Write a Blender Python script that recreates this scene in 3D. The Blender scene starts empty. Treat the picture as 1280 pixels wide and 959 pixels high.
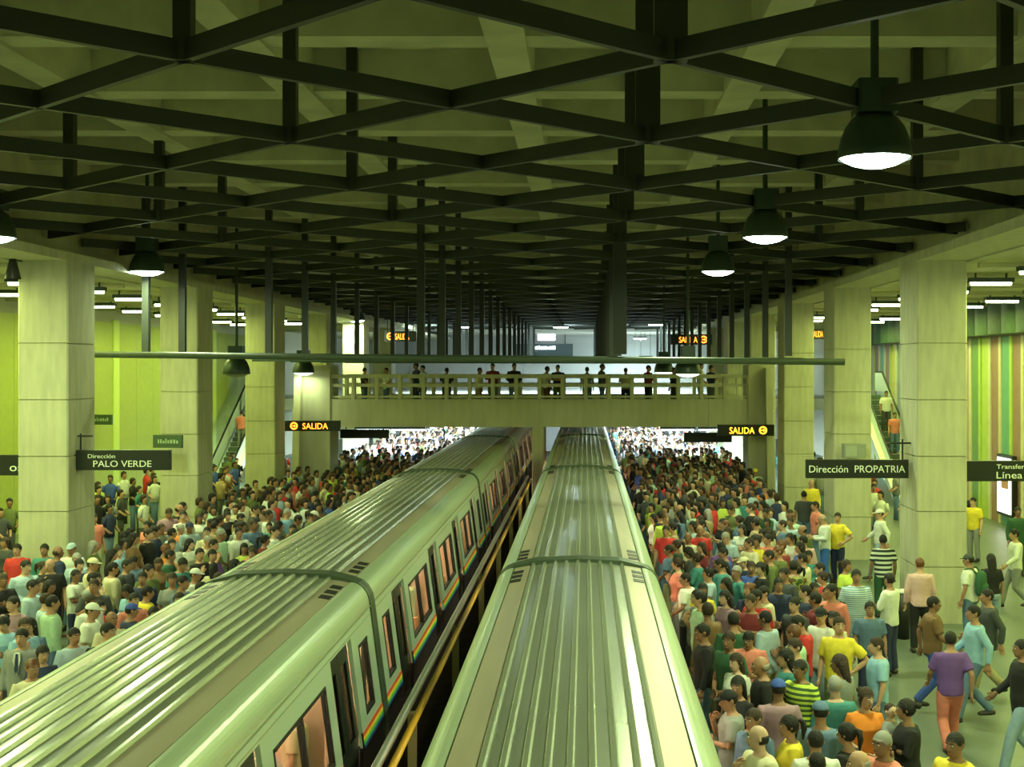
import bpy, math, random
from mathutils import Vector, Matrix
R = math.radians
rnd = random.Random(11)
C = bpy.context.scene.collection
SC = bpy.context.scene

# ------------------------------------------------------------------ camera, world, exposure
F, VX, VY, EYE = 1600.0, 731.0, 460.0, 5.2          # focal length in pixels, vanishing point, eye height
cam_d = bpy.data.cameras.new('camera')
cam = bpy.data.objects.new('camera', cam_d); C.objects.link(cam)
cam.location = (0, 0, EYE); cam.rotation_euler = (R(90), 0, 0)
cam_d.sensor_fit = 'HORIZONTAL'; cam_d.sensor_width = 36.0
cam_d.lens = 36.0 * F / 1280
cam_d.shift_x = (640 - VX) / 1280; cam_d.shift_y = (VY - 479.5) / 1280
cam_d.clip_start = .1; cam_d.clip_end = 400
SC.camera = cam
w = bpy.data.worlds.new('world'); SC.world = w; w.use_nodes = True
w.node_tree.nodes['Background'].inputs[0].default_value = (0, 0, 0, 1)
w.node_tree.nodes['Background'].inputs[1].default_value = 0
SC.view_settings.view_transform = 'Standard'; SC.view_settings.look = 'None'
SC.view_settings.gamma = 1; SC.view_settings.use_curve_mapping = False
SC.view_settings.exposure = 0.65
AISLE_COL, PEND_COL, COOL_COL = (.80, 1.0, .24), (.80, 1.0, .50), (.72, .95, 1.0)
AISLE_W, PEND_W, COOL_W = 56, 250, 700

# ------------------------------------------------------------------ materials
MATS = {}
def mat(name, col, rough=.7, metal=0, emit=0, noise=0, nscale=4, bump=0, spec=.5, board=False, stretch=None):
    if name in MATS: return MATS[name]
    m = bpy.data.materials.new(name); m.use_nodes = True
    nt = m.node_tree; b = nt.nodes['Principled BSDF']
    b.inputs['Base Color'].default_value = (*col, 1)
    b.inputs['Roughness'].default_value = rough; b.inputs['Metallic'].default_value = metal
    b.inputs['Specular IOR Level'].default_value = spec
    if emit:
        b.inputs['Emission Color'].default_value = (*col, 1); b.inputs['Emission Strength'].default_value = emit
    if noise or bump:
        tc = nt.nodes.new('ShaderNodeTexCoord'); mp = nt.nodes.new('ShaderNodeMapping')
        nt.links.new(tc.outputs['Object'], mp.inputs[0])
        if stretch: mp.inputs['Scale'].default_value = stretch
        n = nt.nodes.new('ShaderNodeTexNoise'); n.inputs['Scale'].default_value = nscale; n.inputs['Detail'].default_value = 5
        nt.links.new(mp.outputs[0], n.inputs['Vector'])
        if noise:
            r = nt.nodes.new('ShaderNodeValToRGB')
            r.color_ramp.elements[0].position = .3; r.color_ramp.elements[1].position = .72
            r.color_ramp.elements[0].color = (*[max(0, c * (1 - noise)) for c in col], 1)
            r.color_ramp.elements[1].color = (*[min(1, c * (1 + noise * .6)) for c in col], 1)
            nt.links.new(n.outputs[0], r.inputs[0]); nt.links.new(r.outputs[0], b.inputs['Base Color'])
        if bump:
            bp = nt.nodes.new('ShaderNodeBump'); bp.inputs['Strength'].default_value = bump; bp.inputs['Distance'].default_value = .02
            nt.links.new(n.outputs[0], bp.inputs['Height']); nt.links.new(bp.outputs[0], b.inputs['Normal'])
    MATS[name] = m
    return m
def stripe_mat(name, c1, c2, scale, axis='Z', split=.5):
    if name in MATS: return MATS[name]
    m = mat(name, c1, .85); nt = m.node_tree; b = nt.nodes['Principled BSDF']
    tc = nt.nodes.new('ShaderNodeTexCoord'); wv = nt.nodes.new('ShaderNodeTexWave')
    wv.bands_direction = axis; wv.inputs['Scale'].default_value = scale
    r = nt.nodes.new('ShaderNodeValToRGB'); r.color_ramp.interpolation = 'CONSTANT'
    r.color_ramp.elements[0].color = (*c1, 1); r.color_ramp.elements[1].color = (*c2, 1); r.color_ramp.elements[1].position = split
    nt.links.new(tc.outputs['Object'], wv.inputs[0]); nt.links.new(wv.outputs['Fac'], r.inputs[0]); nt.links.new(r.outputs[0], b.inputs['Base Color'])
    return m
def camo_mat(name, cols, scale=9):
    if name in MATS: return MATS[name]
    m = mat(name, cols[0], .85); nt = m.node_tree; b = nt.nodes['Principled BSDF']
    tc = nt.nodes.new('ShaderNodeTexCoord'); n = nt.nodes.new('ShaderNodeTexNoise'); n.inputs['Scale'].default_value = scale
    r = nt.nodes.new('ShaderNodeValToRGB'); r.color_ramp.interpolation = 'CONSTANT'
    e = r.color_ramp.elements; e[0].color = (*cols[0], 1); e[1].color = (*cols[1], 1); e[1].position = .45
    x = e.new(.55); x.color = (*cols[2], 1)
    nt.links.new(tc.outputs['Object'], n.inputs['Vector']); nt.links.new(n.outputs[0], r.inputs[0]); nt.links.new(r.outputs[0], b.inputs['Base Color'])
    return m
def glass_mat(name, tint, mixf=.25):
    if name in MATS: return MATS[name]
    m = bpy.data.materials.new(name); m.use_nodes = True; nt = m.node_tree; nt.nodes.clear()
    o = nt.nodes.new('ShaderNodeOutputMaterial'); mx = nt.nodes.new('ShaderNodeMixShader')
    t = nt.nodes.new('ShaderNodeBsdfTransparent'); g = nt.nodes.new('ShaderNodeBsdfGlossy')
    t.inputs[0].default_value = (*tint, 1); g.inputs['Roughness'].default_value = .04
    mx.inputs[0].default_value = .07
    nt.links.new(t.outputs[0], mx.inputs[1]); nt.links.new(g.outputs[0], mx.inputs[2])
    nt.links.new(mx.outputs[0], o.inputs[0]); MATS[name] = m
    return m
CONC = mat('board_marked_concrete', (.50, .49, .34), .85, noise=.16, nscale=2.2, bump=.25, stretch=(3, 3, .6))
CONC_C = mat('ceiling_concrete', (.50, .49, .34), .9, noise=.22, nscale=1.3, bump=.2)
CONC_B = mat('bridge_concrete', (.50, .49, .34), .85, noise=.15, nscale=1.6, bump=.2, stretch=(2, 2, .5))
FLOOR = mat('platform_terrazzo', (.125, .150, .12), .40, noise=.10, nscale=2.5, bump=.02)
STEEL = mat('dark_painted_steel', (.018, .022, .016), .45, spec=.5)
SLAB_DARK = mat('trackbed', (.05, .05, .04), .95, noise=.4, nscale=5, bump=.4)

# ------------------------------------------------------------------ mesh helpers
class MB:
    def __init__(s): s.v = []; s.f = []; s.m = []
    def add(s, vs, fs, mi=0):
        o = len(s.v); s.v += [tuple(p) for p in vs]
        for f in fs: s.f.append(tuple(i + o for i in f)); s.m.append(mi)
        return s
    def box(s, x0, x1, y0, y1, z0, z1, mi=0):
        vs = [(x0,y0,z0),(x1,y0,z0),(x1,y1,z0),(x0,y1,z0),(x0,y0,z1),(x1,y0,z1),(x1,y1,z1),(x0,y1,z1)]
        return s.add(vs, [(0,3,2,1),(4,5,6,7),(0,1,5,4),(1,2,6,5),(2,3,7,6),(3,0,4,7)], mi)
    def bbox(s, x0, x1, y0, y1, z0, z1, b=.02, mi=0):      # box with chamfered vertical edges
        pf = [(x0+b,y0),(x1-b,y0),(x1,y0+b),(x1,y1-b),(x1-b,y1),(x0+b,y1),(x0,y1-b),(x0,y0+b)]
        n = 8; vs = [(x,y,z0) for x,y in pf] + [(x,y,z1) for x,y in pf]
        fs = [(i,(i+1)%n,n+(i+1)%n,n+i) for i in range(n)] + [tuple(range(n-1,-1,-1)), tuple(range(n,2*n))]
        return s.add(vs, fs, mi)
    def prism_y(s, prof, y0, y1, mi=0, cap=True):          # closed (x,z) profile extruded along y
        n = len(prof); vs = [(x,y0,z) for x,z in prof] + [(x,y1,z) for x,z in prof]
        fs = [(i,(i+1)%n,n+(i+1)%n,n+i) for i in range(n)]
        if cap: fs += [tuple(range(n-1,-1,-1)), tuple(range(n,2*n))]
        return s.add(vs, fs, mi)
    def bar(s, a, b, wd, ht, mi=0):                         # rectangular bar from a to b, upright section
        a = Vector(a); b = Vector(b); d = (b-a).normalized()
        up = Vector((0,0,1)) if abs(d.z) < .95 else Vector((0,1,0))
        sx = d.cross(up).normalized()*wd/2; sz = sx.cross(d).normalized()*ht/2
        vs = [a-sx-sz,a+sx-sz,a+sx+sz,a-sx+sz,b-sx-sz,b+sx-sz,b+sx+sz,b-sx+sz]
        return s.add(vs, [(0,3,2,1),(4,5,6,7),(0,1,5,4),(1,2,6,5),(2,3,7,6),(3,0,4,7)], mi)
    def tube(s, pts, rad, seg=8, mi=0, flat=1.0, fax=None, ends=True):  # loft along pts, rad scalar or list
        pts = [Vector(p) for p in pts]; n = len(pts)
        rs = rad if isinstance(rad, (list, tuple)) else [rad]*n
        vs = []; ref = None
        for i, p in enumerate(pts):
            d = (pts[min(i+1,n-1)] - pts[max(i-1,0)]).normalized()
            if fax is not None: u = Vector(fax); u = (u - d*u.dot(d)).normalized()
            else:
                t = Vector((1,0,0)) if abs(d.x) < .8 else Vector((0,1,0))
                u = (t - d*t.dot(d)).normalized()
            v = d.cross(u)
            for k in range(seg):
                a = 2*math.pi*k/seg
                vs.append(p + u*math.cos(a)*rs[i] + v*math.sin(a)*rs[i]*flat)
        fs = []
        for i in range(n-1):
            for k in range(seg):
                k2 = (k+1) % seg
                fs.append((i*seg+k, i*seg+k2, (i+1)*seg+k2, (i+1)*seg+k))
        if ends:
            fs.append(tuple(range(seg-1,-1,-1))); fs.append(tuple(range((n-1)*seg, n*seg)))
        return s.add(vs, fs, mi)
    def rings(s, rg, seg=14, mi=0):                         # stacked ellipses (z, rx, ry, cx, cy)
        vs = []
        for z, rx, ry, cx, cy in rg:
            for k in range(seg):
                a = 2*math.pi*k/seg; vs.append((cx+rx*math.cos(a), cy+ry*math.sin(a), z))
        n = len(rg); fs = []
        for i in range(n-1):
            for k in range(seg):
                k2 = (k+1) % seg; fs.append((i*seg+k, i*seg+k2, (i+1)*seg+k2, (i+1)*seg+k))
        fs.append(tuple(range(seg-1,-1,-1))); fs.append(tuple(range((n-1)*seg, n*seg)))
        return s.add(vs, fs, mi)
    def ball(s, c, r, seg=10, mi=0):                        # ellipsoid, r scalar or (rx,ry,rz)
        rx, ry, rz = r if isinstance(r, (tuple, list)) else (r,r,r)
        nr = max(5, seg//2+1); rg = []
        for i in range(nr):
            t = -math.pi/2 + math.pi*(i+.25)/(nr-.5); rg.append((c[2]+rz*math.sin(t), rx*math.cos(t), ry*math.cos(t), c[0], c[1]))
        return s.rings(rg, seg, mi)
    def mesh(s, name, mats=(), smooth=False):
        me = bpy.data.meshes.new(name); me.from_pydata(s.v, [], s.f)
        for m in mats: me.materials.append(m)
        if len(set(s.m)) > 1: me.polygons.foreach_set('material_index', s.m)
        if smooth: me.polygons.foreach_set('use_smooth', [True]*len(me.polygons))
        me.update(); return me
def link(name, me, parent=None, loc=(0,0,0), rz=0):
    o = bpy.data.objects.new(name, me); C.objects.link(o)
    o.location = loc; o.rotation_euler = (0,0,rz)
    if parent is not None: o.parent = parent
    return o
def mk(name, mb, m, parent=None, smooth=False, loc=(0,0,0), rz=0):
    return link(name, mb.mesh(name, m if isinstance(m, (list, tuple)) else [m], smooth), parent, loc, rz)
def tag(o, label=None, cat=None, group=None, kind=None):
    if label: o['label'] = label
    if cat: o['category'] = cat
    if group: o['group'] = group
    if kind: o['kind'] = kind
    return o
def empty(name, loc=(0,0,0), rz=0):
    o = link(name, None, None, loc, rz); o.empty_display_size = .2; return o
def copy_tree(o, parent=None):
    c = o.copy(); C.objects.link(c); c.parent = parent
    for ch in o.children: copy_tree(ch, c)
    return c
def box(x0,x1,y0,y1,z0,z1): return MB().box(x0,x1,y0,y1,z0,z1)
def area(name, loc, sx, sy, watts, col, parent, shape='RECTANGLE', spread=math.pi):
    l = bpy.data.lights.new(name, 'AREA'); l.shape = shape; l.size = sx; l.size_y = sy; l.energy = watts; l.color = col; l.spread = spread
    o = bpy.data.objects.new(name, l); C.objects.link(o); o.location = loc; o.parent = parent
    return o
FONT = {}
def text_mesh(t, size, depth=.004):
    k = (t, size)
    if k not in FONT:
        cu = bpy.data.curves.new('lettering', 'FONT'); cu.body = t; cu.size = size; cu.extrude = depth; cu.resolution_u = 3
        ob = bpy.data.objects.new('lettering', cu); C.objects.link(ob)
        dg = bpy.context.evaluated_depsgraph_get()
        me = bpy.data.meshes.new_from_object(ob.evaluated_get(dg)); bpy.data.objects.remove(ob)
        xs = [v.co.x for v in me.vertices]; FONT[k] = (me, min(xs), max(xs))
    return FONT[k]
def lettering(t, size, m, parent, loc, width=None, name='lettering'):   # faces -y, centred on loc x, base at loc z
    me, x0, x1 = text_mesh(t, size)
    me = me.copy(); me.materials.clear(); me.materials.append(m)
    o = link(name, me, parent); sx = 1 if width is None else width/(x1-x0)
    o.rotation_euler = (R(90), 0, 0); o.scale = (sx, 1, 1)
    o.location = (loc[0] - sx*(x0+x1)/2, loc[1], loc[2])
    return o

XL, XR = -10.5, 6.75            # inner faces of the column rows
AL, AR = -17.8, 14.0            # outer walls
Y0, Y1 = -10.0, 100.0
TL, TRC = -3.98, -.10           # train centre lines

# ------------------------------------------------------------------ the setting
st = lambda o: tag(o, kind='structure')
fl = st(mk('floor', box(1.36, AR, Y0, Y1, -.3, 0), FLOOR)); fl['label'] = 'grey green terrazzo platform beside the striped wall'
fl2 = st(mk('floor', box(AL, -5.44, Y0, Y1, -.3, 0), FLOOR)); fl2['label'] = 'crowded terrazzo platform beside the yellow green wall'
for nm, x in (('platform_edge', 1.36), ('platform_edge', -5.44)):
    s = 1 if x > 0 else -1
    e = st(mk(nm, box(min(x, x+s*.14), max(x, x+s*.14), Y0, Y1, -1.3, -.301), CONC)); e['label'] = 'concrete platform edge wall above the track'
tb = st(mk('track_bed', box(-5.44, 1.36, Y0, Y1, -1.6, -1.3), SLAB_DARK)); tb['label'] = 'dark track bed between the platforms'
RAILM = mat('rail_steel', (.25, .22, .18), .35, metal=1)
for c in (TL, TRC):
    for s in (-.72, .72):
        tag(mk('track_rail', box(c+s-.035, c+s+.035, Y0, Y1, -1.3, -1.15), RAILM), 'steel running rail under the train by the %s wall' % ('green' if c == TL else 'striped'), 'rail', 'running rails')
# main ceiling
ceil = st(mk('ceiling', box(XL-1, XR+1, Y0, Y1, 10.15, 10.4), CONC_C)); ceil['label'] = 'dark coffered concrete ceiling above the tracks'
bm_t = box(XL-1, XR+1, 0, .57, 9.5, 10.15).mesh('beam', [CONC_C])
for i in range(-6, 25): link('beam', bm_t, ceil, (0, 16.59+3.3*i, 0))
bm_l = box(-.26, .26, Y0, Y1, 9.45, 10.15).mesh('beam', [CONC_C])
for k in range(-2, 3): link('beam', bm_l, ceil, (-1.03+3.45*k, 0, 0))
for nm, xa, xb in (('wall_upper_right', XR+1, XR+1.3), ('wall_upper_left', XL-1.3, XL-1)):
    st(mk(nm, box(xa, xb, Y0, Y1, 7.35, 10.15), CONC_C))
AISC = mat('aisle_ceiling_plaster', (.46, .45, .26), .8, noise=.1, nscale=2)
for nm, xa, xb in (('ceiling_aisle_right', XR+1.3, AR), ('ceiling_aisle_left', AL, XL-1.3)):
    c_ = st(mk(nm, box(xa, xb, Y0, Y1, 7.35, 7.5), AISC))
    jt = box(xa, xb, 0, .12, 7.25, 7.35).mesh('ceiling_rib', [AISC])
    for i in range(22): link('ceiling_rib', jt, c_, (0, 3+3.3*i, 0))
for nm, xa, xb in (('beam_edge_right', XR, XR+1.0), ('beam_edge_left', XL-1.0, XL)):
    st(mk(nm, box(xa, xb, Y0, Y1, 7.38, 7.56), CONC))
# outer walls with separate panels
WBASE = mat('wall_backing', (.55, .55, .42), .8)
wr = st(mk('wall_right', box(AR, AR+.3, Y0, Y1, -.3, 7.5), WBASE)); wr['label'] = 'wall of upright coloured panels behind the platform'
cols = {'cream': (.72,.68,.45), 'teal': (.16,.42,.30), 'brown': (.38,.22,.16), 'yellow': (.70,.62,.10), 'sage': (.33,.42,.32), 'lime': (.52,.66,.12), 'rose': (.50,.34,.28), 'green': (.18,.34,.12)}
WP = {k: mat('panel_'+k, v, .55, noise=.08, nscale=3) for k, v in cols.items()}
pw = {k: box(AR-.05, AR, 0, .78, 0, 6.25).mesh('wall_panel', [m]) for k, m in WP.items()}
ps = {k: box(AR-.09, AR, 0, .24, 0, 6.25).mesh('wall_panel', [m]) for k, m in WP.items()}
seq = ['teal', 'brown', 'yellow', 'sage', 'rose', 'green', 'lime', 'brown']
for i in range(34):
    y = 24.4 + i*1.1
    link('wall_panel', pw[seq[(-i) % 8]], wr, (0, y, 0))
    link('wall_panel', ps['cream' if i % 3 else 'lime'], wr, (0, y+.82, 0))
VAL = mat('valance_green', (.05, .10, .045), .6, noise=.2, nscale=4)
for i in range(26):
    mbv = MB(); n = 6
    pf = [(AR-.55-.12*math.sin(math.pi*k/n), .02+1.36*k/n) for k in range(n+1)]
    vs = [(x, y, 6.3) for x, y in pf] + [(x, y, 7.35) for x, y in pf] + [(AR-.35, .02, 6.3), (AR-.35, 1.38, 6.3), (AR-.35, .02, 7.35), (AR-.35, 1.38, 7.35)]
    fs = [(k, k+1, n+2+k, n+1+k) for k in range(n)] + [(2*n+2, 2*n+3, 2*n+5, 2*n+4), tuple(range(n, -1, -1)) + (2*n+2, 2*n+3)]
    mbv.add(vs, fs)
    mk('valance_panel', mbv, VAL, wr, loc=(0, 26+1.4*i, 0))
wl = st(mk('wall_left', box(AL-.3, AL, Y0, Y1, -.3, 7.5), WBASE)); wl['label'] = 'yellow green panelled wall behind the crowded platform'
LW = [mat('left_wall_panel', (.40, .46, .07), .6, noise=.06, nscale=4)]*3
lst = box(AL, AL+.1, 0, .6, 0, 7.0).mesh('wall_strip', [mat('left_strip', (.62, .74, .16), .6)])
lpm = [box(AL, AL+.06, .02, 1.93, 0, 6.9).mesh('wall_panel', [m]) for m in LW]
for i in range(6):
    y = 28.9 + 6.4*i
    link('wall_strip', lst, wl, (0, y, 0))
    for j in range(3): link('wall_panel', lpm[(i+j) % 3], wl, (0, y+.62+1.93*j, 0))
wb = st(mk('wall_front', box(AL, AR, Y0-.3, Y0, -.3, 10.4), CONC))
FARW = mat('far_wall', (.58, .59, .57), .6, noise=.06)
wf = st(mk('wall_back', box(AL, AR, Y1, Y1+.3, -1.6, 10.4), FARW)); wf['label'] = 'pale blue grey end wall of the upper concourse'
pan = box(0, 2.9, -.06, 0, 4.1, 6.0).mesh('wall_panel', [mat('far_panel', (.62, .63, .61), .5)])
pan2 = box(0, 2.9, -.06, 0, 6.06, 7.7).mesh('wall_panel', [mat('far_panel_upper', (.46, .48, .48), .5)])
for i in range(10):
    link('wall_panel', pan, wf, (AL+1.2+2.96*i, Y1, 0)); link('wall_panel', pan2, wf, (AL+1.2+2.96*i, Y1, 0))

# columns
segs = [(0, .02, True)]
col_me = []
zz = [0, 1.15, 2.28, 3.40, 4.55, 5.70, 7.38]
for a, b in zip(zz[:-1], zz[1:]):
    col_me.append(MB().bbox(0, 1.02, 0, 1.45, a+(.012 if a else 0), b-.012 if b < 7 else b, .03).mesh('segment', [CONC]))
core = box(.03, .99, .03, 1.42, 0, 7.38).mesh('core', [CONC])
ordn = ['first', 'second', 'third', 'fourth', 'fifth', 'sixth']
COLS = []
for side, x in (('the striped wall', XR), ('the yellow green wall', XL-1.02)):
    for i in range(6):
        y = 26 + 8.7*i
        t = st(empty('column', (x, y, 0))); COLS.append((x, x+1.02, y, y+1.45))
        t['label'] = '%s square concrete column of the row facing %s' % (ordn[i], side)
        link('core', core, t)
        for m in col_me: link('segment', m, t)

# ------------------------------------------------------------------ hung steel lattice
HS, HX, ZL = 2.08, 2.185, 7.95
lat = tag(empty('ceiling_lattice', (0, 0, ZL)), 'dark steel diamond lattice hung below the coffered ceiling', 'lattice')
xa, xb = XL-.9, XR+.9
u0 = -3.6/HX - 11.5/HS
def clip(c, s):            # bar x/HX - s*y/HS = c
    pts = []
    for x in (xa, xb): pts.append((x, s*(x/HX-c)*HS))
    (x1, y1), (x2, y2) = pts
    lo, hi = -6.0, 92.0
    if y1 > y2: x1, y1, x2, y2 = x2, y2, x1, y1
    if y2 < lo or y1 > hi: return None
    def at(y): return x1+(x2-x1)*(y-y1)/(y2-y1)
    if y1 < lo: x1, y1 = at(lo), lo
    if y2 > hi: x2, y2 = at(hi), hi
    return (x1, y1), (x2, y2)
for s in (1, -1):
    base = -3.6/HX - s*11.5/HS
    for k in range(-60, 60):
        r_ = clip(base+2*k, s)
        if r_: mk('bar', MB().bar((*r_[0], .095), (*r_[1], .095), .075, .19), STEEL, lat)
hw_s = box(-.15, .15, -.08, .08, 0, 2.2).mesh('hanger', [STEEL]); hw_l = box(-.15, .15, -.08, .08, -2.45, 2.2).mesh('hanger', [STEEL])
hs_me = box(-.08, .08, -.08, .08, 0, 2.2).mesh('hanger', [STEEL])
hl_me = box(-.08, .08, -.08, .08, -2.45, 2.2).mesh('hanger', [STEEL])
for cx in (-7.97, -3.6, .77, 5.14):
    for r_ in range(0, 20):
        y = 11.5 + 2*HS*r_
        lng = y > (27 if cx in (-3.6, .77) else 30)
        link('hanger', (hw_l if lng else hw_s) if cx == .77 else hl_me if lng else hs_me, lat, (cx, y, 0))
for x, y in ((-10.42, 30.4), (-10.15, 32.3)): link('hanger', hl_me, lat, (x, y, 0))
PIPE = mat('green_grey_pipe', (.06, .09, .06), .5)
for i, y in enumerate((28.2, 32.36, 36.5, 40.7, 44.8)):
    a, b = ((-11.3, 28.2, 5.50), (5.72, 28.2, 5.33)) if i == 0 else ((-8.4, y, 5.42), (5.5, y, 5.40))
    p = mk('cross_pipe', MB().tube([a, b], .075 if i == 0 else .06, 10), PIPE, None, True)
    tag(p, 'long dark pipe across the hall below the hangers, %s from the footbridge' % (['fifth', 'fourth', 'third', 'second', 'first'][i]), 'pipe')

# ------------------------------------------------------------------ pendant lamps and fluorescent fittings
LENS = mat('lamp_lens', (.80, 1.0, .86), .3, emit=14)
LENSDARK = mat('lamp_lens_unlit', (.30, .32, .28), .3)
LENSOFF = mat('lamp_lens_dim', (.85, 1.0, .85), .3, emit=2.2)
LAMPM = mat('lamp_housing', (.03, .05, .035), .4, metal=.3)
def lathe(prof, seg=24):
    mb = MB(); n = len(prof); vs = []
    for r_, z in prof:
        for k in range(seg): vs.append((r_*math.cos(2*math.pi*k/seg), r_*math.sin(2*math.pi*k/seg), z))
    fs = [(i*seg+k, i*seg+(k+1)%seg, (i+1)*seg+(k+1)%seg, (i+1)*seg+k) for i in range(n-1) for k in range(seg)]
    return mb.add(vs, fs)
dome = lathe([(.385,0),(.392,.02),(.385,.10),(.36,.22),(.315,.33),(.25,.42),(.18,.47),(.001,.475),(.001,.45),(.17,.45),(.24,.40),(.30,.31),(.345,.2),(.37,.09),(.375,.015)]).mesh('dome', [LAMPM], True)
lens = lathe([(.001,-.10),(.12,-.09),(.24,-.06),(.33,-.015),(.372,.02)])
lens_on = lens.mesh('lens', [LENS], True); lens_off = lens.mesh('lens', [LENSOFF], True); lens_dark = lens.mesh('lens', [LENSDARK], True)
def off(x, y, z):             # lamps of the rows that go on outside the picture
    return '' if y > .5 and -12 < VX+F*x/y < 1292 and -12 < VY+F*(EYE-z)/y < 971 else '_offscreen'
gear = MB().bbox(-.21, .21, -.21, .21, .47, .82, .03).mesh('gear_box', [LAMPM])
def pendant(x, y, z, stem, watts, label, dim=False):
    e_ = off(x, y, z)
    t = tag(empty('pendant_lamp'+e_, (x, y, z)), label, 'lamp', 'pendant lamps')
    link('dome', dome, t); link('lens'+e_, lens_dark if not watts else lens_off if dim else lens_on, t); link('gear_box', gear, t)
    mk('stem', MB().tube([(0,0,.8), (0,0,stem)], .045, 8), LAMPM, t)
    if watts: area('bulb'+e_, (0, 0, -.13), .66, .66, watts, PEND_COL, t, 'DISK')
for i, (y, d) in enumerate(((-3, 0), (5.3, 0), (13.6, 0), (21.85, 0), (29.6, 0))):
    pendant(3.08, y, 7.42, 2.6, PEND_W, 'lit bell-shaped pendant lamp over the striped wall platform, %s along its row' % ordn[i])
for i, y in enumerate((5.3, 13.6, 21.85, 29.6)):
    pendant(-10.12, y, 7.42, 2.6, PEND_W*.8, 'lit bell-shaped pendant lamp beside the yellow green aisle, %s along its row' % ordn[i])
pendant(-10.7, 60, 7.42, 2.6, PEND_W, 'small lit pendant lamp beyond the footbridge')
for x, y, wt, lb in ((3.0, 37.3, 60, 'low pendant lamp with a lit lens before the footbridge railing'), (3.15, 51.0, 60, 'low pendant lamp hanging just behind the footbridge railing'),
                     (-10.15, 37.3, 0, 'unlit black dome lamp hanging before the escalator'), (-10.2, 46.4, 20, 'small domed lamp beside the footbridge end wall')):
    pendant(x, y, 5.02, 5.1, wt, lb, dim=True)
TUBE = mat('fluorescent_tube', (.90, 1.0, .62), .4, emit=9)
TUBEC = mat('cool_tube', (.82, .97, 1.0), .4, emit=9)
fx_house = MB().box(-.5, .5, -.12, .12, .02, .12).mesh('housing', [LAMPM])
fx_tube = MB().tube([(-.46,0,0), (.46,0,0)], .05, 8).mesh('tube', [TUBE], True)
fx_tubec = MB().tube([(-.46,0,0), (.46,0,0)], .05, 8).mesh('tube', [TUBEC], True)
def bay(y):
    i_ = int((y-26)//8.7)+1
    return 'before the first column' if i_ <= 0 else 'past the %s column' % ordn[min(i_, 6)-1]
fx_rod = MB().box(-.02, .02, -.02, .02, .12, .24).mesh('hanger_rod', [LAMPM])
for side, xs, dx in (('striped', (9.2, 12.0), 0), ('yellow green', (-12.6, -15.2), 0)):
    for j, x in enumerate(xs):
        for i in range(17):
            y = 2.6 + 3.3*i + 1.2*j; e_ = off(x, y, 7.12)
            t = tag(empty('fluorescent_fitting'+e_, (x, y, 7.12)), 'fluorescent batten, %s row along the %s wall, %s' % ('inner' if j == 0 else 'outer', side, bay(y)), 'lamp', 'aisle battens by the %s wall' % side)
            link('housing', fx_house, t); link('tube'+e_, fx_tube, t)
            for s in (-.35, .35): link('hanger_rod', fx_rod, t, (s, 0, 0))
            area('tube_light'+e_, (0, 0, -.07), .9, .1, AISLE_W, AISLE_COL, t)

# ------------------------------------------------------------------ footbridge
BY = 47.0
br = tag(empty('footbridge', (0, BY, 0)), 'olive concrete footbridge spanning the tracks between the platforms', 'bridge')
bx0, bx1 = -9.35, 6.0
mk('deck', box(XL-.3, XR+.3, .25, 3.15, 3.05, 3.62), CONC_B, br)
n = 8; wdt = (bx1-bx0+1.2)/n
fp = box(.004, wdt-.004, 0, .25, 3.03, 4.05).mesh('fascia_panel', [CONC_B])
for i in range(n): link('fascia_panel', fp, br, (bx0-.6+i*wdt, 0, 0)); link('fascia_panel', fp, br, (bx0-.6+i*wdt, 3.15, 0))
npost = 19; sp = (bx1-bx0)/(npost-1)
pst = MB().bbox(-.07, .07, .02, .24, 4.05, 4.90, .02).mesh('railing_post', [CONC_B])
for ry in (0, 3.15):
    for i in range(npost): link('railing_post', pst, br, (bx0+i*sp, ry, 0))
    for z0, z1 in ((4.82, 4.96), (4.50, 4.62), (4.10, 4.18)):
        mk('rail', box(bx0, bx1, .05+ry, .21+ry, z0, z1), CONC_B, br)
for x0, x1, xe in ((bx1, XR+.1, 1), (XL-.1, bx0, -1)):
    t = mk('end_wall', MB().prism_y([(x0,0),(x1,0),(x1,5.3),(x0,5.3)], -.05, 1.6), CONC_B, br)
    mk('buttress', MB().add([(x,y,z) for x in ((x1-.25, x1) if xe > 0 else (x0, x0+.25)) for y, z in ((-.9,0),(-.05,0),(-.05,5.2),(-.3,5.2))],
        [(0,1,2,3),(7,6,5,4),(0,4,5,1),(1,5,6,2),(2,6,7,3),(3,7,4,0)]), CONC_B, br)
mk('pier', MB().bbox(-.22, .22, .1, 3.0, -1.3, 3.05, .03), CONC_B, br, loc=(-1.73, 0, 0))

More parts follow.
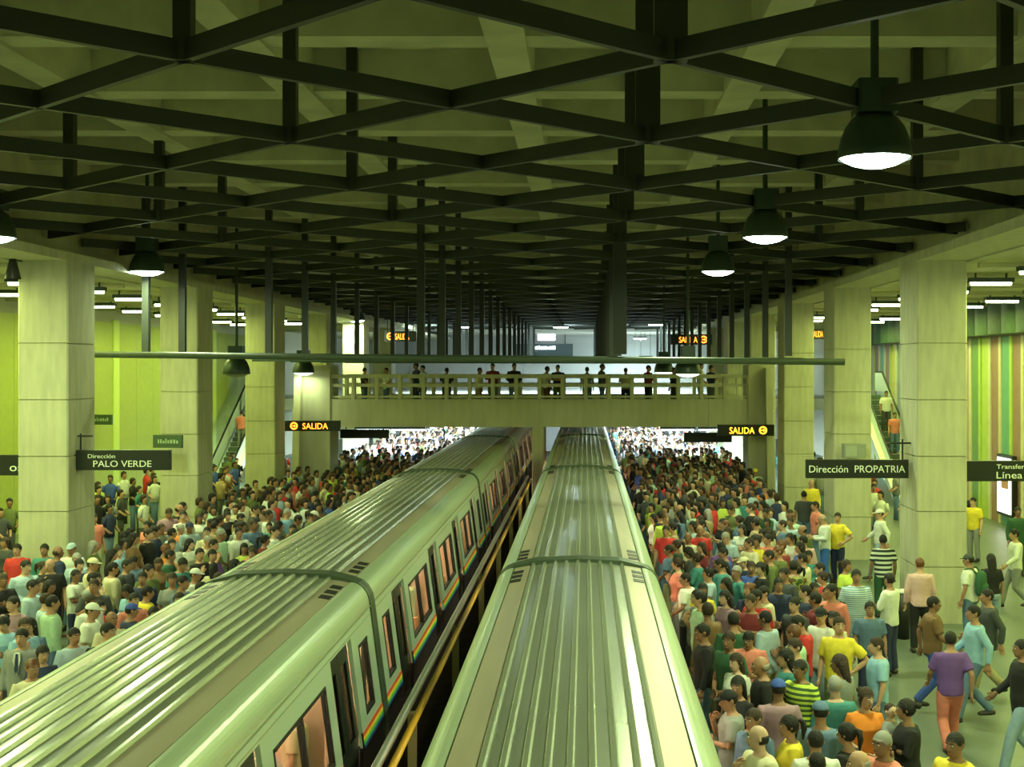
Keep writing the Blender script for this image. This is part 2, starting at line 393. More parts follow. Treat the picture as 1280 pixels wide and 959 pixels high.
# ------------------------------------------------------------------ far concourse slab and its cool light
FC = mat('concourse_concrete', (.55, .55, .50), .7, noise=.08)
cs = st(mk('floor_concourse', MB().box(XL-1.2, XR+1.2, 53.6, 66, 3.05, 3.62).box(AL, AR, 66, Y1, 3.05, 3.62), FC)); cs['label'] = 'pale concrete slab of the upper concourse beyond the footbridge'
cc = st(mk('ceiling_concourse', box(AL, AR, 92, Y1, 7.8, 8.0), FC))
def cool_light(x, y, z, ztop, sc, watts, label, group):
    t = tag(empty('ceiling_light', (x, y, z)), label, 'lamp', group); t.scale = (sc, sc, 1)
    link('housing', fx_house, t); link('tube', fx_tubec, t)
    for q in (-.35, .35): mk('hanger_rod', MB().box(q-.015, q+.015, -.015, .015, .12, ztop-z), LAMPM, t)
    area('tube_light', (0, 0, -.07), .9, .12, watts, COOL_COL, t)
for k, y in enumerate((58, 65, 72, 80, 89)):
    for x in ((-9.6, -8.0, 4.2, 5.9) if k == 0 else (-9.2, -6.9, 2.8, 5.2)):
        cool_light(x, y, 2.41 if k == 0 else 2.75, 3.05, 1.6, COOL_W, 'cool strip light under the concourse slab, %s row past the footbridge' % ordn[k], 'cool strip lights under the concourse')
for u, v, y, top, lb in ((535, 393, 84, 10.15, 'high by the yellow green side'), (488, 411, 80, 10.15, 'over the small exit sign'), (578, 409, 80, 10.15, 'between the long hangers'), (684, 394, 84, 10.15, 'high above the dark board'),
                         (701, 409, 80, 10.15, 'just above the dark board'), (818, 392, 84, 10.15, 'high by the striped side'), (820, 406, 80, 10.15, 'lower by the striped side'), (800, 423, 94, 7.8, 'before the end wall'), (807, 447, 94, 7.8, 'lowest before the end wall')):
    cool_light((u-VX)*y/F, y, EYE-(v-VY)*y/F, top, 1.0, COOL_W*.6, 'cool strip light over the far upper concourse, %s' % lb, 'cool strip lights over the concourse')

# ------------------------------------------------------------------ trains
RF = mat('train_roof_metal', (.50, .54, .42), .24, metal=.6, noise=.12, nscale=3, stretch=(1, .12, 1))
RFB = mat('train_roof_band', (.50, .44, .32), .42, metal=.35, noise=.18, nscale=3, stretch=(1, .1, 1))
RIB = mat('train_roof_rib', (.42, .46, .32), .35, metal=.5)
SHL = mat('train_shoulder', (.50, .60, .42), .28, metal=.25)
SIDE = mat('train_side', (.48, .60, .46), .35, metal=.1)
GASK = mat('train_gasket', (.05, .075, .045), .5)
BLACK = mat('black_rubber', (.012, .014, .012), .5)
DOORM = mat('train_door', (.016, .022, .015), .35)
INNER = mat('train_interior', (.75, .66, .48), .6)
SEATM = mat('train_seat', (.72, .33, .16), .5)
ILITE = mat('train_interior_light', (1.0, .84, .60), .4, emit=14)
PANE = glass_mat('train_glass', (.95, .96, .92))
PANED = glass_mat('door_glass', (.30, .33, .28))
STR = [mat('stripe_red', (.75, .10, .03), .5), mat('stripe_yellow', (.85, .60, .03), .5), mat('stripe_green', (.08, .50, .06), .5), mat('stripe_blue', (.03, .12, .45), .5)]
UNDER = mat('train_underframe', (.02, .02, .02), .8)
L = 17.0
def sx(z): return 1.34 - max(0, z-.62)*(.19/1.46)
def quadside(s, y0, y1, z0, z1, o0, o1):    # slab on the side wall between offsets o0 (out) and o1 (in)
    vs = []
    for o in (o0, o1):
        for y, z in ((y0,z0),(y1,z0),(y1,z1),(y0,z1)): vs.append((s*(sx(z)+o), y, z))
    fs = [(0,1,2,3),(7,6,5,4),(0,4,5,1),(1,5,6,2),(2,6,7,3),(3,7,4,0)]
    return vs, (fs if s < 0 else [f[::-1] for f in fs])
DOORS = [2.15, 6.45, 10.55, 14.85]; DW = .62
WINS = [(.55, 1.15), (3.15, 5.45), (7.42, 9.58), (11.55, 13.85), (15.85, 16.45)]
ZW0, ZW1, ZD1 = .93, 1.78, 1.95
shp = [(.90+.25*math.sin(a_*math.pi/24), 2.08+.305*math.cos(a_*math.pi/24)) for a_ in range(13)]
def build_car():
    t = empty('train_car')
    # corrugated roof deck
    mb = MB(); top = lambda x: 2.47 - .09*(abs(x)/.9)**2
    xs = [-.62 + .155*i for i in range(9)]
    pf = [(-.62, top(.62))]
    for x in xs:
        pf += [(x-.030, top(x)), (x-.016, top(x)+.030), (x+.016, top(x)+.030), (x+.030, top(x))]
    pf.append((.62, top(.62))); pf = pf[1:-1]
    low = [(x, 2.30) for x in (.66, -.66)]
    mb.prism_y(pf + low, .0, L)
    rf = mk('roof', mb, RF, t)
    for s in (1, -1):
        e = [(s*.655, top(.655)), (s*.78, top(.78)), (s*.885, top(.885)), (s*.885, 2.30), (s*.655, 2.30)]
        mk('roof_band', MB().prism_y(e, 0, L), RFB, t)
        g = [(s*x, z) for x, z in shp] + [(s*1.11, 2.08), (s*.90, 2.28)]
        mk('roof_shoulder', MB().prism_y(g, 0, L), SHL, t, False)
        mk('drip_rail', MB().prism_y([(s*1.150, 2.06), (s*1.165, 2.065), (s*1.165, 2.085), (s*1.150, 2.085)], 0, L), RIB, t)
        # wall with openings
        wb_ = MB(); edges = []
        for d in DOORS: edges.append((d-DW, d+DW, 'd'))
        for a, b in WINS: edges.append((a, b, 'w'))
        edges.sort(); y = 0
        for a, b, k in edges:
            wb_.add(*quadside(s, y, a, .63, 2.08, 0, -.05))
            if k == 'w':
                wb_.add(*quadside(s, a, b, .63, ZW0, 0, -.05)); wb_.add(*quadside(s, a, b, ZW1, 2.08, 0, -.05))
            else: wb_.add(*quadside(s, a, b, ZD1, 2.08, 0, -.05))
            y = b
        wb_.add(*quadside(s, y, L, .63, 2.08, 0, -.05))
        mk('side_wall', wb_, SIDE, t)
        mk('seam', MB().add(*quadside(s, 0, L, 1.975, 1.987, .004, -.01)), RIB, t)
        mk('skirt', MB().box(min(s*1.0, s*1.31), max(s*1.0, s*1.31), 0, L, -.35, .25), UNDER, t)
        # stripes between doors
        ye = [0] + [v for d in DOORS for v in (d-DW, d+DW)] + [L]
        for a, b in zip(ye[::2], ye[1::2]): mk('lower_panel', MB().add(*quadside(s, a, b, .25, .63, -.012, -.06)), UNDER, t)
        for q in range(4):
            b_ = MB(); z1 = .81 - .045*q
            for a, b in zip(ye[::2], ye[1::2]): b_.add(*quadside(s, a, b, z1-.045, z1, .006, -.02))
            mk('stripe', b_, STR[q], t)
        for a, b in WINS:
            fr_ = MB(); g = .035
            for (p, q, z0, z1) in ((a, b, ZW0, ZW0+g), (a, b, ZW1-g, ZW1), (a, a+g, ZW0, ZW1), (b-g, b, ZW0, ZW1)): fr_.add(*quadside(s, p, q, z0, z1, .008, -.055))
            if b-a > 1: m_ = (a+b)/2; fr_.add(*quadside(s, m_-.03, m_+.03, ZW0, ZW1, .008, -.055))
            wn = mk('window', fr_, BLACK, t)
            if b-a > 1:
                m_ = (a+b)/2
                for p, q in ((a+g, m_-.03), (m_+.03, b-g)): mk('pane', MB().add(*quadside(s, p, q, ZW0+g, ZW1-g, -.02, -.028)), PANE, wn)
            else: mk('pane', MB().add(*quadside(s, a+g, b-g, ZW0+g, ZW1-g, -.02, -.028)), PANE, wn)
        for d in DOORS:
            for q in (0, 1):
                a, b = (d-DW, d-.008) if q == 0 else (d+.008, d+DW)
                lf = MB(); wa, wb2 = a+.14, b-.14
                for (p0, p1, z0, z1) in ((a, b, .02, .80), (a, b, 1.72, ZD1), (a, wa, .80, 1.72), (wb2, b, .80, 1.72)): lf.add(*quadside(s, p0, p1, z0, z1, -.06, -.10))
                dl = mk('door', lf, DOORM, t)
                mk('pane', MB().add(*quadside(s, wa, wb2, .80, 1.72, -.075, -.085)), PANED, dl)
        # vents near both ends
        for y in (.45, .80, 1.15, L-1.37, L-1.02, L-.67):
            x0, x1 = (.74, .88)
            v = [(s*x0, y, top(x0)+.006), (s*x1, y, top(x1)+.006), (s*x1, y+.22, top(x1)+.006), (s*x0, y+.22, top(x0)+.006)]
            v += [(a_, b_, c_-.05) for a_, b_, c_ in v]
            mk('vent', MB().add(v, [(0,1,2,3),(7,6,5,4),(0,4,5,1),(1,5,6,2),(2,6,7,3),(3,7,4,0)]), BLACK, t)
    # end frames following the body
    half = [(sx(.25)+.02, .0), (sx(.62)+.02, .62), (1.17, 2.08), (1.145, 2.20), (1.09, 2.30), (1.01, 2.37), (.90, 2.415), (.6, 2.49), (.0, 2.515)]
    out = half + [(-x, z) for x, z in half[::-1][1:]]
    inn = [(x*.94, z-.06 if z > .1 else z) for x, z in out]
    for y0, y1 in ((-.07, .09), (L-.09, L+.07)):
        n = len(out); vs = []
        for y in (y0, y1): vs += [(x, y, z) for x, z in out] + [(x, y, z) for x, z in inn]
        fs = []
        for i in range(n-1):
            fs += [(i, i+1, 2*n+i+1, 2*n+i), (n+i+1, n+i, 3*n+i, 3*n+i+1), (i+1, i, n+i, n+i+1), (2*n+i, 2*n+i+1, 3*n+i+1, 3*n+i)]
        mk('end_frame', MB().add(vs, fs), GASK, t)
    # interior
    mk('cabin_floor', box(-1.2, 1.2, .1, L-.1, -.02, .02), INNER, t)
    mk('cabin_ceiling', box(-1.02, 1.02, .1, L-.1, 2.2, 2.24), INNER, t)
    for y in (.11, L-.15): mk('bulkhead', box(-1.05, 1.05, y, y+.04, .02, 2.2), INNER, t)
    for x in (-.45, .45): mk('cabin_light', box(x-.07, x+.07, .4, L-.4, 2.16, 2.199), ILITE, t)
    seat = MB().bbox(-.42, .42, 0, .42, .02, .42, .04).bbox(-.42, .42, .40, .50, .42, .95, .03).mesh('seat', [SEATM])
    scr = box(-.3, .3, 0, .04, .02, 1.75).mesh('screen', [mat('train_screen', (.58, .38, .27), .5)])
    for s in (-1, 1):
        for y in (3.3, 4.3, 7.6, 8.6, 11.7, 12.7, 15.7): link('seat', seat, t, (s*.72, y, 0))
        for d in DOORS:
            for q in (-DW-.25, DW+.21): link('screen', scr, t, (s*.85, d+q, 0))
    return t
car0 = build_car()
ORD2 = ['first', 'second', 'third', 'fourth', 'fifth', 'sixth']
for tc, y_first, lab, grp in ((TL, -.1, 'pale metro car with corrugated roof, %s of the train by the green wall', 'cars of the stopped train'),
                              (TRC, 1.1, 'pale metro car with shiny ribbed roof, %s of the train by the striped wall', 'cars of the train by the striped wall')):
    for i in range(5):
        c_ = car0 if (tc == TL and i == 0) else copy_tree(car0)
        c_.location = (tc, y_first + 17.15*i, 0)
        tag(c_, lab % ORD2[i], 'train car', grp)

# barrier between the tracks
bar_ = tag(empty('track_barrier', (0, 0, -1.3)), 'barrier of a grey and a yellow rail between the two trains', 'barrier')
GRP = mat('barrier_grey', (.30, .34, .28), .35, metal=.4); YEL = mat('barrier_yellow', (.62, .45, .03), .4)
mk('rail', MB().tube([(-2.08, Y0+1, 2.52), (-2.08, 46.9, 2.52)], .05, 10), GRP, bar_, True)
mk('rail', MB().tube([(-1.97, Y0+1, 2.42), (-1.97, 46.9, 2.42)], .042, 10), YEL, bar_, True)
pm = MB().box(-.05, .05, -.04, .04, 0, 2.47).mesh('post', [mat('barrier_post', (.25, .25, .10), .6)])
for i in range(9): link('post', pm, bar_, (-2.02, 5+5*i, 0))

# ------------------------------------------------------------------ signs
SGN = mat('sign_black', (.008, .012, .008), .4); WHT = mat('sign_white', (.80, .85, .70), .6); LED = mat('led_orange', (1.0, .22, .02), .5, emit=3.5); LEDY = mat('led_amber', (1.0, .42, .02), .5, emit=3.5)
def sign(name, x0, x1, z0, z1, y, lines, label, thick=.16, parts=True):
    t = tag(empty(name, ((x0+x1)/2, y, z0)), label, 'sign')
    mk('panel', MB().bbox(-(x1-x0)/2, (x1-x0)/2, 0, thick, 0, z1-z0, .02), SGN, t)
    for tx, size, m, dx, dz, wd in lines: lettering(tx, size, m, t, (dx, -.006, dz), wd)
    return t
def px(x, y, d): return (x-VX)*d/F, EYE - (y-VY)*d/F
d = 26.4
x0, z1 = px(88, 563, d); x1, z0 = px(212, 588, d)
s1 = sign('hanging_sign', x0, x1, z0, z1, d, [('Dirección', .12, WHT, -.38, .25, .56), ('PALO VERDE', .19, WHT, .05, .07, 1.20)], 'black hanging sign lettered Dirección PALO VERDE on a column')
mk('bracket', MB().tube([(-.85, .1, .4), (-.85, .1, .75)], .02, 6).tube([(-.98, .1, .70), (-.6, .1, .70)], .02, 6), STEEL, s1)
x0, z1 = px(1008, 575, d); x1, z0 = px(1136, 598, d)
s2 = sign('hanging_sign', x0, x1, z0, z1, d, [('Dirección', .21, WHT, -.60, .12, .80), ('PROPATRIA', .21, WHT, .46, .12, 1.04)], 'black hanging sign lettered Dirección PROPATRIA on a column')
mk('bracket', MB().tube([(.95, .1, .37), (.95, .1, .8)], .02, 6).tube([(.7, .1, .72), (1.2, .1, .72)], .02, 6), STEEL, s2)
s3 = sign('hanging_sign', XR+1.04, XR+3.6, 2.86, 3.28, d, [('Transferencia', .13, WHT, -.12, .26, .92), ('Línea 3', .2, WHT, -.22, .06, .72)], 'dark hanging sign lettered Transferencia Línea 3 outside a column')
s4 = sign('hanging_sign', XL-3.6, XL-1.04, 2.98, 3.40, d, [('os', .24, WHT, 1.09, .09, .26)], 'dark hanging sign outside a column with only its last letters showing')
def led(x0p, x1p, y0p, y1p, d, m, label, ring):
    x0, z1 = px(x0p, y0p, d); x1, z0 = px(x1p, y1p, d); h = z1-z0; wd = x1-x0
    t = sign('exit_sign', x0, x1, z0, z1, d, [('SALIDA', h*.82, m, -ring*.07*wd, h*.2, wd*.44)], label)
    n = 16; vs = []; r1, r2 = h*.36, h*.24
    for r_ in (r1, r2):
        for yy in (-.008, 0): vs += [(r_*math.cos(2*math.pi*k/n), yy, r_*math.sin(2*math.pi*k/n)) for k in range(n)]
    fs = []
    for k in range(n):
        k2 = (k+1) % n; fs += [(k, k2, 2*n+k2, 2*n+k), (k2, k, n+k, n+k2), (2*n+k, 2*n+k2, 3*n+k2, 3*n+k)]
    rg = MB().add(vs, fs).add([(-r2*.7, -.008, -.04*h), (r2*.1, -.008, -.04*h), (r2*.1, -.008, -.16*h), (r2*.8, -.008, 0), (r2*.1, -.008, .16*h), (r2*.1, -.008, .04*h), (-r2*.7, -.008, .04*h)], [(0,1,2,3,4,5,6)])
    mk('arrow_ring', rg, m, t, loc=(ring*.30*wd, 0, h*.5))
    if d == 45.7: mk('arm', MB().tube([(-ring*.3*wd, .1, h*.5), (-ring*.3*wd, 1.24, h*.5)], .03, 6), STEEL, t)
    else:
        for s in (-.4, .4): mk('hanger_rod', MB().tube([(s*wd, .08, h), (s*wd, .08, (7.36 if d < 50 else 9.48)-z0)], .02, 6), STEEL, t)
    return t
led(353, 425, 526, 539, 45.7, LED, 'black exit sign with orange SALIDA after a ring, before the footbridge', -1)
led(897, 968, 531, 545, 45.7, LEDY, 'black exit sign with amber SALIDA before a ring, beside the footbridge end', 1)
led(838, 890, 418, 431, 62, LED, 'small red SALIDA sign high up over the concourse towards the striped wall', 1)
led(480, 520, 414, 427, 62, LED, 'small red SALIDA sign high up over the concourse towards the yellow green wall', -1)
led(1005, 1035, 411, 424, 45.5, LED, 'red SALIDA sign half hidden behind a column of the striped wall row', -1)
for xa_, xb_, ya, yb, lb in ((425, 486, 537, 548, 'blank black sign hanging under the footbridge by its buttressed end'), (855, 915, 541, 553, 'blank black sign hanging beside the amber exit sign')):
    x0, z1 = px(xa_, ya, 49); x1, z0 = px(xb_, yb, 49)
    t = sign('hanging_sign', x0, x1, z0, z1, 49, [], lb)
    for s in (-.8, .8): mk('hanger_rod', MB().tube([(s*.9, .08, z1-z0), (s*.9, .08, 3.06-z0)], .02, 6), STEEL, t)
# small angled signs on columns
SG2 = mat('sign_dark_green', (.05, .09, .05), .5)
def small_sign(x, y, z, rz, wd, h, label):
    t = tag(empty('column_sign', (x, y, z), rz), label, 'sign')
    mk('panel', MB().bbox(-wd/2, wd/2, 0, .1, 0, h, .015), SG2, t)
    mb = MB(); rr = random.Random(3); xx = -wd*.32
    while xx < wd*.34:
        a = rr.uniform(.03, .06); mb.box(xx, xx+a, -.012, 0, h*.35, h*(.55+.2*rr.random())); xx += a+.03
    mk('faint_lettering', mb, mat('sign_grey_text', (.35, .45, .30), .6), t)
    mk('arm', MB().tube([(0, .1, h*.5), (0, .4, h*.5)], .02, 6), STEEL, t)
x, z = px(209, 560, 34.0); small_sign(x, 34.0, z, R(-8), .82, .34, 'small dark sign set askew on the second column by the yellow green wall')
x, z = px(124, 531, 46.0); small_sign(x, 46.0, z, R(-8), .95, .36, 'grey green sign out in front of the yellow green wall')
tvx, tvz = px(1069, 573, 34.2)
tv = tag(empty('monitor_box', (tvx, 34.22, tvz)), 'small grey box monitor fixed on the second column by the striped wall', 'monitor')
mk('case', MB().bbox(-.3, .3, 0, .3, 0, .38, .03), mat('monitor_case', (.25, .27, .22), .5), tv)
mk('arm', box(-.05, .05, .3, .475, .15, .25), STEEL, tv)
mk('screen', box(-.25, .05, -.01, 0, .05, .33), mat('monitor_screen', (.35, .38, .30), .2), tv)
# concourse sign boards on the far wall
x0, z1 = px(645, 430, 99); x1, z0 = px(716, 446, 99)
cb = tag(empty('concourse_board', ((x0+x1)/2, 99, z0)), 'dark board with a line of white lettering over the far concourse', 'sign')
mk('panel', MB().bbox(-(x1-x0)/2, (x1-x0)/2, 0, .2, 0, z1-z0, .02), mat('board_grey', (.06, .09, .10), .5), cb)
mb = MB(); xx = -.8
while xx < .8: mb.box(xx, xx+.12, -.02, 0, .55, .75+.12*rnd.random()); xx += .17
mk('faint_lettering', mb, mat('board_text', (.8, .9, .95), .5, emit=1.2), cb)
for rod in (-1.6, 1.6): mk('hanger_rod', MB().tube([(rod, .1, z1-z0), (rod, .1, 7.8-z0)], .03, 6), STEEL, cb)
x0, z1 = px(672, 416, 98); x1, z0 = px(694, 426, 98)
lb_ = tag(empty('lit_sign', ((x0+x1)/2, 98, z0)), 'small white backlit sign above the dark concourse board', 'sign')
mk('panel', MB().bbox(-(x1-x0)/2, (x1-x0)/2, 0, .2, 0, z1-z0, .02), mat('backlit_white', (.9, .97, 1), .5, emit=2.0), lb_)
mk('frame', MB().box(-(x1-x0)/2-.06, (x1-x0)/2+.06, .02, .22, -.06, 0).box(-(x1-x0)/2-.06, (x1-x0)/2+.06, .02, .22, z1-z0, z1-z0+.06), SGN, lb_)
# backlit posters by the striped wall
POST = mat('poster_light', (1.0, .97, .92), .5, emit=1.6)
for i, (y, m) in enumerate(((41.2, POST), (38.6, POST))):
    t = tag(empty('light_box', (AR-.2, y, .35)), 'backlit white poster case on the striped wall, %s one' % ('the narrower' if i else 'the wider'), 'light box')
    wd = 1.5 if i == 0 else 1.1
    mk('case', box(-.05, .1, 0, wd, 0, 2.0), SGN, t); mk('panel', box(-.07, -.05, .08, wd-.08, .1, 1.9), m, t)
    mk('print', MB().box(-.074, -.07, .3, wd-.5, .9, 1.5), mat('poster_print', (.75, .35, .25), .6), t)
# horn loudspeaker on the first column of the crowded side
hx, hz = px(16, 349, 25.6)
hs_ = tag(empty('horn_speaker', (hx, 25.6, hz)), 'dark horn loudspeaker fixed high on the first column by the yellow green wall', 'speaker')
mk('horn', lathe([(.15, 0), (.155, .02), (.07, .38), (.05, .45), (.001, .46)], 14), STEEL, hs_, True)
mk('bracket', MB().tube([(0, 0, .4), (0, .42, .4)], .025, 6), STEEL, hs_)
# slim ash bin beside the first column
bxn, _ = px(1129, 720, 24.6)
ab = tag(empty('ash_bin', (bxn, 24.6, 0)), 'slim black ash bin with a pale lid beside the first column', 'bin')
mk('body', lathe([(.001, 0), (.12, 0), (.12, .88), (.001, .88)], 16), BLACK, ab, True)
mk('lid', lathe([(.001, .95), (.10, .94), (.125, .90), (.125, .88), (.001, .88)], 16), WHT, ab, True)

# ------------------------------------------------------------------ escalators
ESC_W = mat('escalator_panel', (.62, .72, .58), .35, metal=.1); ESC_D = mat('escalator_step', (.10, .14, .11), .5)
def escalator(xc, y0, label, top=4.0):
    run = top*1.732; t = tag(empty('escalator', (xc, y0, 0)), label, 'escalator')
    for s in (-1, 1):
        for nm, a, b, ox, m in (('balustrade', .18, .98, .50, ESC_W), ('truss_panel', -.55, .16, .58, ESC_W)):
            zz0 = max(a, .0)
            v = [(s*ox-.04, y, z) for y, z in ((-1.0, max(a,.0)), (0, max(a,.0)), (run, top+a), (run+1.2, top+a), (run+1.2, top+b), (run, top+b), (0, b), (-1.0, b))]
            n = len(v); v += [(x+.08, y, z) for x, y, z in v]
            mk(nm, MB().add(v, [tuple(range(n-1,-1,-1)), tuple(range(n, 2*n))] + [(i, (i+1)%n, n+(i+1)%n, n+i) for i in range(n)]), m, t)
        mk('deck_strip', MB().bar((s*.62, -.6, .30), (s*.62, run, top+.30), .30, .05).bar((s*.62, run, top+.30), (s*.62, run+1.2, top+.30), .30, .05), mat('escalator_deck', (.80, .86, .72), .3), t)
        mk('handrail', MB().tube([(s*.5, -1.1, .6), (s*.5, -1.12, .9), (s*.5, -.9, 1.02), (s*.5, 0, 1.02), (s*.5, run, top+1.02), (s*.5, run+1.2, top+1.02)], .045, 8), BLACK, t, True)
    n = int(run/.36); stp = MB().box(-.45, .45, 0, .38, -.2, 0).mesh('step', [ESC_D])
    for i in range(n+1): link('step', stp, t, (0, i*run/n, .02+top*i/n))
    return t
EL, ER = -16.2, 12.4
escalator(EL, 57.2, 'pale escalator with white side decks rising by the yellow green wall')
escalator(ER, 48.6, 'green lit escalator rising behind the second column by the striped wall')
#PEOPLE
# ------------------------------------------------------------------ people
def remesh(mb, name, voxel, mats, smooth_it=3):
    me = mb.mesh(name + '_raw'); ob = bpy.data.objects.new('tmp', me); C.objects.link(ob)
    m = ob.modifiers.new('r', 'REMESH'); m.mode = 'VOXEL'; m.voxel_size = voxel; m.use_smooth_shade = True
    s = ob.modifiers.new('s', 'SMOOTH'); s.factor = .5; s.iterations = smooth_it
    dg = bpy.context.evaluated_depsgraph_get()
    out = bpy.data.meshes.new_from_object(ob.evaluated_get(dg)); out.name = name
    bpy.data.objects.remove(ob); bpy.data.meshes.remove(me)
    out.materials.clear()
    for x in mats: out.materials.append(x)
    out.polygons.foreach_set('use_smooth', [True]*len(out.polygons)); out.polygons.foreach_set('material_index', [0]*len(out.polygons))
    return out
def join_extra(me, mb):                  # add fine pieces (fingers, eyes) to a body mesh
    import bmesh
    bm = bmesh.new(); bm.from_mesh(me)
    vs = [bm.verts.new(v) for v in mb.v]
    for f, mi in zip(mb.f, mb.m):
        fc = bm.faces.new([vs[i] for i in f]); fc.material_index = mi; fc.smooth = True
    bm.to_mesh(me); bm.free(); me.update()
# pose: arms given for side s=+1 (its left) and -1 (its right): elbow, wrist, hand direction; legs: knee, ankle; head yaw, pitch
def rel(s): return ((s*.235, .02, 1.14), (s*.245, -.05, .90), (0, -.2, -1))
LEG0 = {1: ((.105, -.01, .50), (.115, .03, .09)), -1: ((-.105, -.01, .50), (-.115, .03, .09))}
POSES = {
 'relaxed': dict(a={1: rel(1), -1: rel(-1)}, l=LEG0, yaw=0, pitch=6),
 'clasped': dict(a={1: ((.245,.03,1.15), (.07,-.20,1.00), (-.7,-.3,-.5)), -1: ((-.245,.03,1.15), (-.06,-.21,1.02), (.7,-.3,-.5))}, l=LEG0, yaw=22, pitch=8),
 'crossed': dict(a={1: ((.245,-.06,1.17), (-.06,-.20,1.23), (-1,.15,.15)), -1: ((-.245,-.06,1.17), (.06,-.21,1.16), (1,.15,.1))}, l=LEG0, yaw=-22, pitch=4),
 'strap': dict(a={-1: ((-.265,-.03,1.17), (-.15,-.17,1.30), (.3,.2,.9)), 1: rel(1)}, l=LEG0, yaw=-35, pitch=4),
 'hip': dict(a={1: ((.36,.08,1.18), (.205,-.03,1.03), (-.5,-.5,-.4)), -1: rel(-1)}, l=LEG0, yaw=32, pitch=2),
 'chin': dict(a={-1: ((-.24,-.12,1.15), (-.09,-.20,1.37), (.35,.3,.8)), 1: ((.24,-.05,1.15), (-.08,-.19,1.12), (-1,0,.1))}, l=LEG0, yaw=8, pitch=10),
 'holding': dict(a={1: ((.235,-.02,1.15), (.11,-.28,1.15), (-.4,-.8,.3)), -1: ((-.235,-.02,1.15), (-.11,-.28,1.15), (.4,-.8,.3))}, l=LEG0, yaw=0, pitch=26),
 'stride': dict(a={-1: ((-.25,-.06,1.16), (-.22,-.26,1.00), (0,-.7,-.6)), 1: ((.25,.14,1.17), (.25,.12,.92), (0,.1,-1))},
    l={1: ((.10,-.17,.53), (.10,-.26,.11)), -1: ((-.10,-.03,.50), (-.10,.27,.17))}, yaw=0, pitch=4),
 'stride_other': dict(a={1: ((.25,-.06,1.16), (.22,-.26,1.00), (0,-.7,-.6)), -1: ((-.25,.14,1.17), (-.25,.12,.92), (0,.1,-1))},
    l={-1: ((-.10,-.17,.53), (-.10,-.26,.11)), 1: ((.10,-.03,.50), (.10,.27,.17))}, yaw=-12, pitch=4),
}
HEADC = Vector((0, -.012, 1.635))
SKIN = [mat('skin_%d' % i, c, .55, noise=.06, nscale=8) for i, c in enumerate([(.52,.30,.19), (.38,.20,.12), (.26,.13,.075), (.60,.38,.27)])]
EYEW = mat('eye_white', (.75,.73,.68), .4); DARKF = mat('brow_dark', (.02,.014,.01), .7); LIPM = mat('lips', (.35,.12,.09), .6)
def head_matrix(p):
    piv = Vector((0, .01, 1.50))
    return Matrix.Translation(piv) @ Matrix.Rotation(R(p['yaw']), 4, 'Z') @ Matrix.Rotation(R(p['pitch']), 4, 'X') @ Matrix.Translation(-piv)
def torso_rings(sex, off=0, z0=.86, z1=2):
    if sex == 'm': rg = [(.84,.150,.105,.01),(.92,.163,.118,.01),(1.00,.156,.112,.0),(1.08,.150,.106,0),(1.20,.166,.114,0),(1.32,.184,.120,.0),(1.40,.180,.108,.01),(1.45,.130,.085,.015),(1.485,.068,.064,.015)]
    else: rg = [(.84,.160,.110,.015),(.92,.172,.125,.015),(1.00,.155,.112,0),(1.08,.130,.096,0),(1.18,.143,.104,-.005),(1.28,.160,.128,-.018),(1.36,.162,.108,0),(1.42,.135,.085,.01),(1.455,.09,.07,.015),(1.485,.056,.054,.015)]
    return [(z, rx+off, ry+off, 0, cy) for z, rx, ry, cy in rg if z0 <= z <= z1]
def arm_pts(p, s, sex):
    k = 1.0 if sex == 'm' else .88
    el, wr, hd = p['a'][s]
    sh = Vector((s*.172*k, .01, 1.405)); el = Vector((el[0]*(k if abs(el[0]) > .2 else 1), el[1], el[2])); wr = Vector((wr[0]*(k if abs(wr[0]) > .2 else 1), wr[1], wr[2]))
    return sh, el, wr, Vector(hd).normalized()
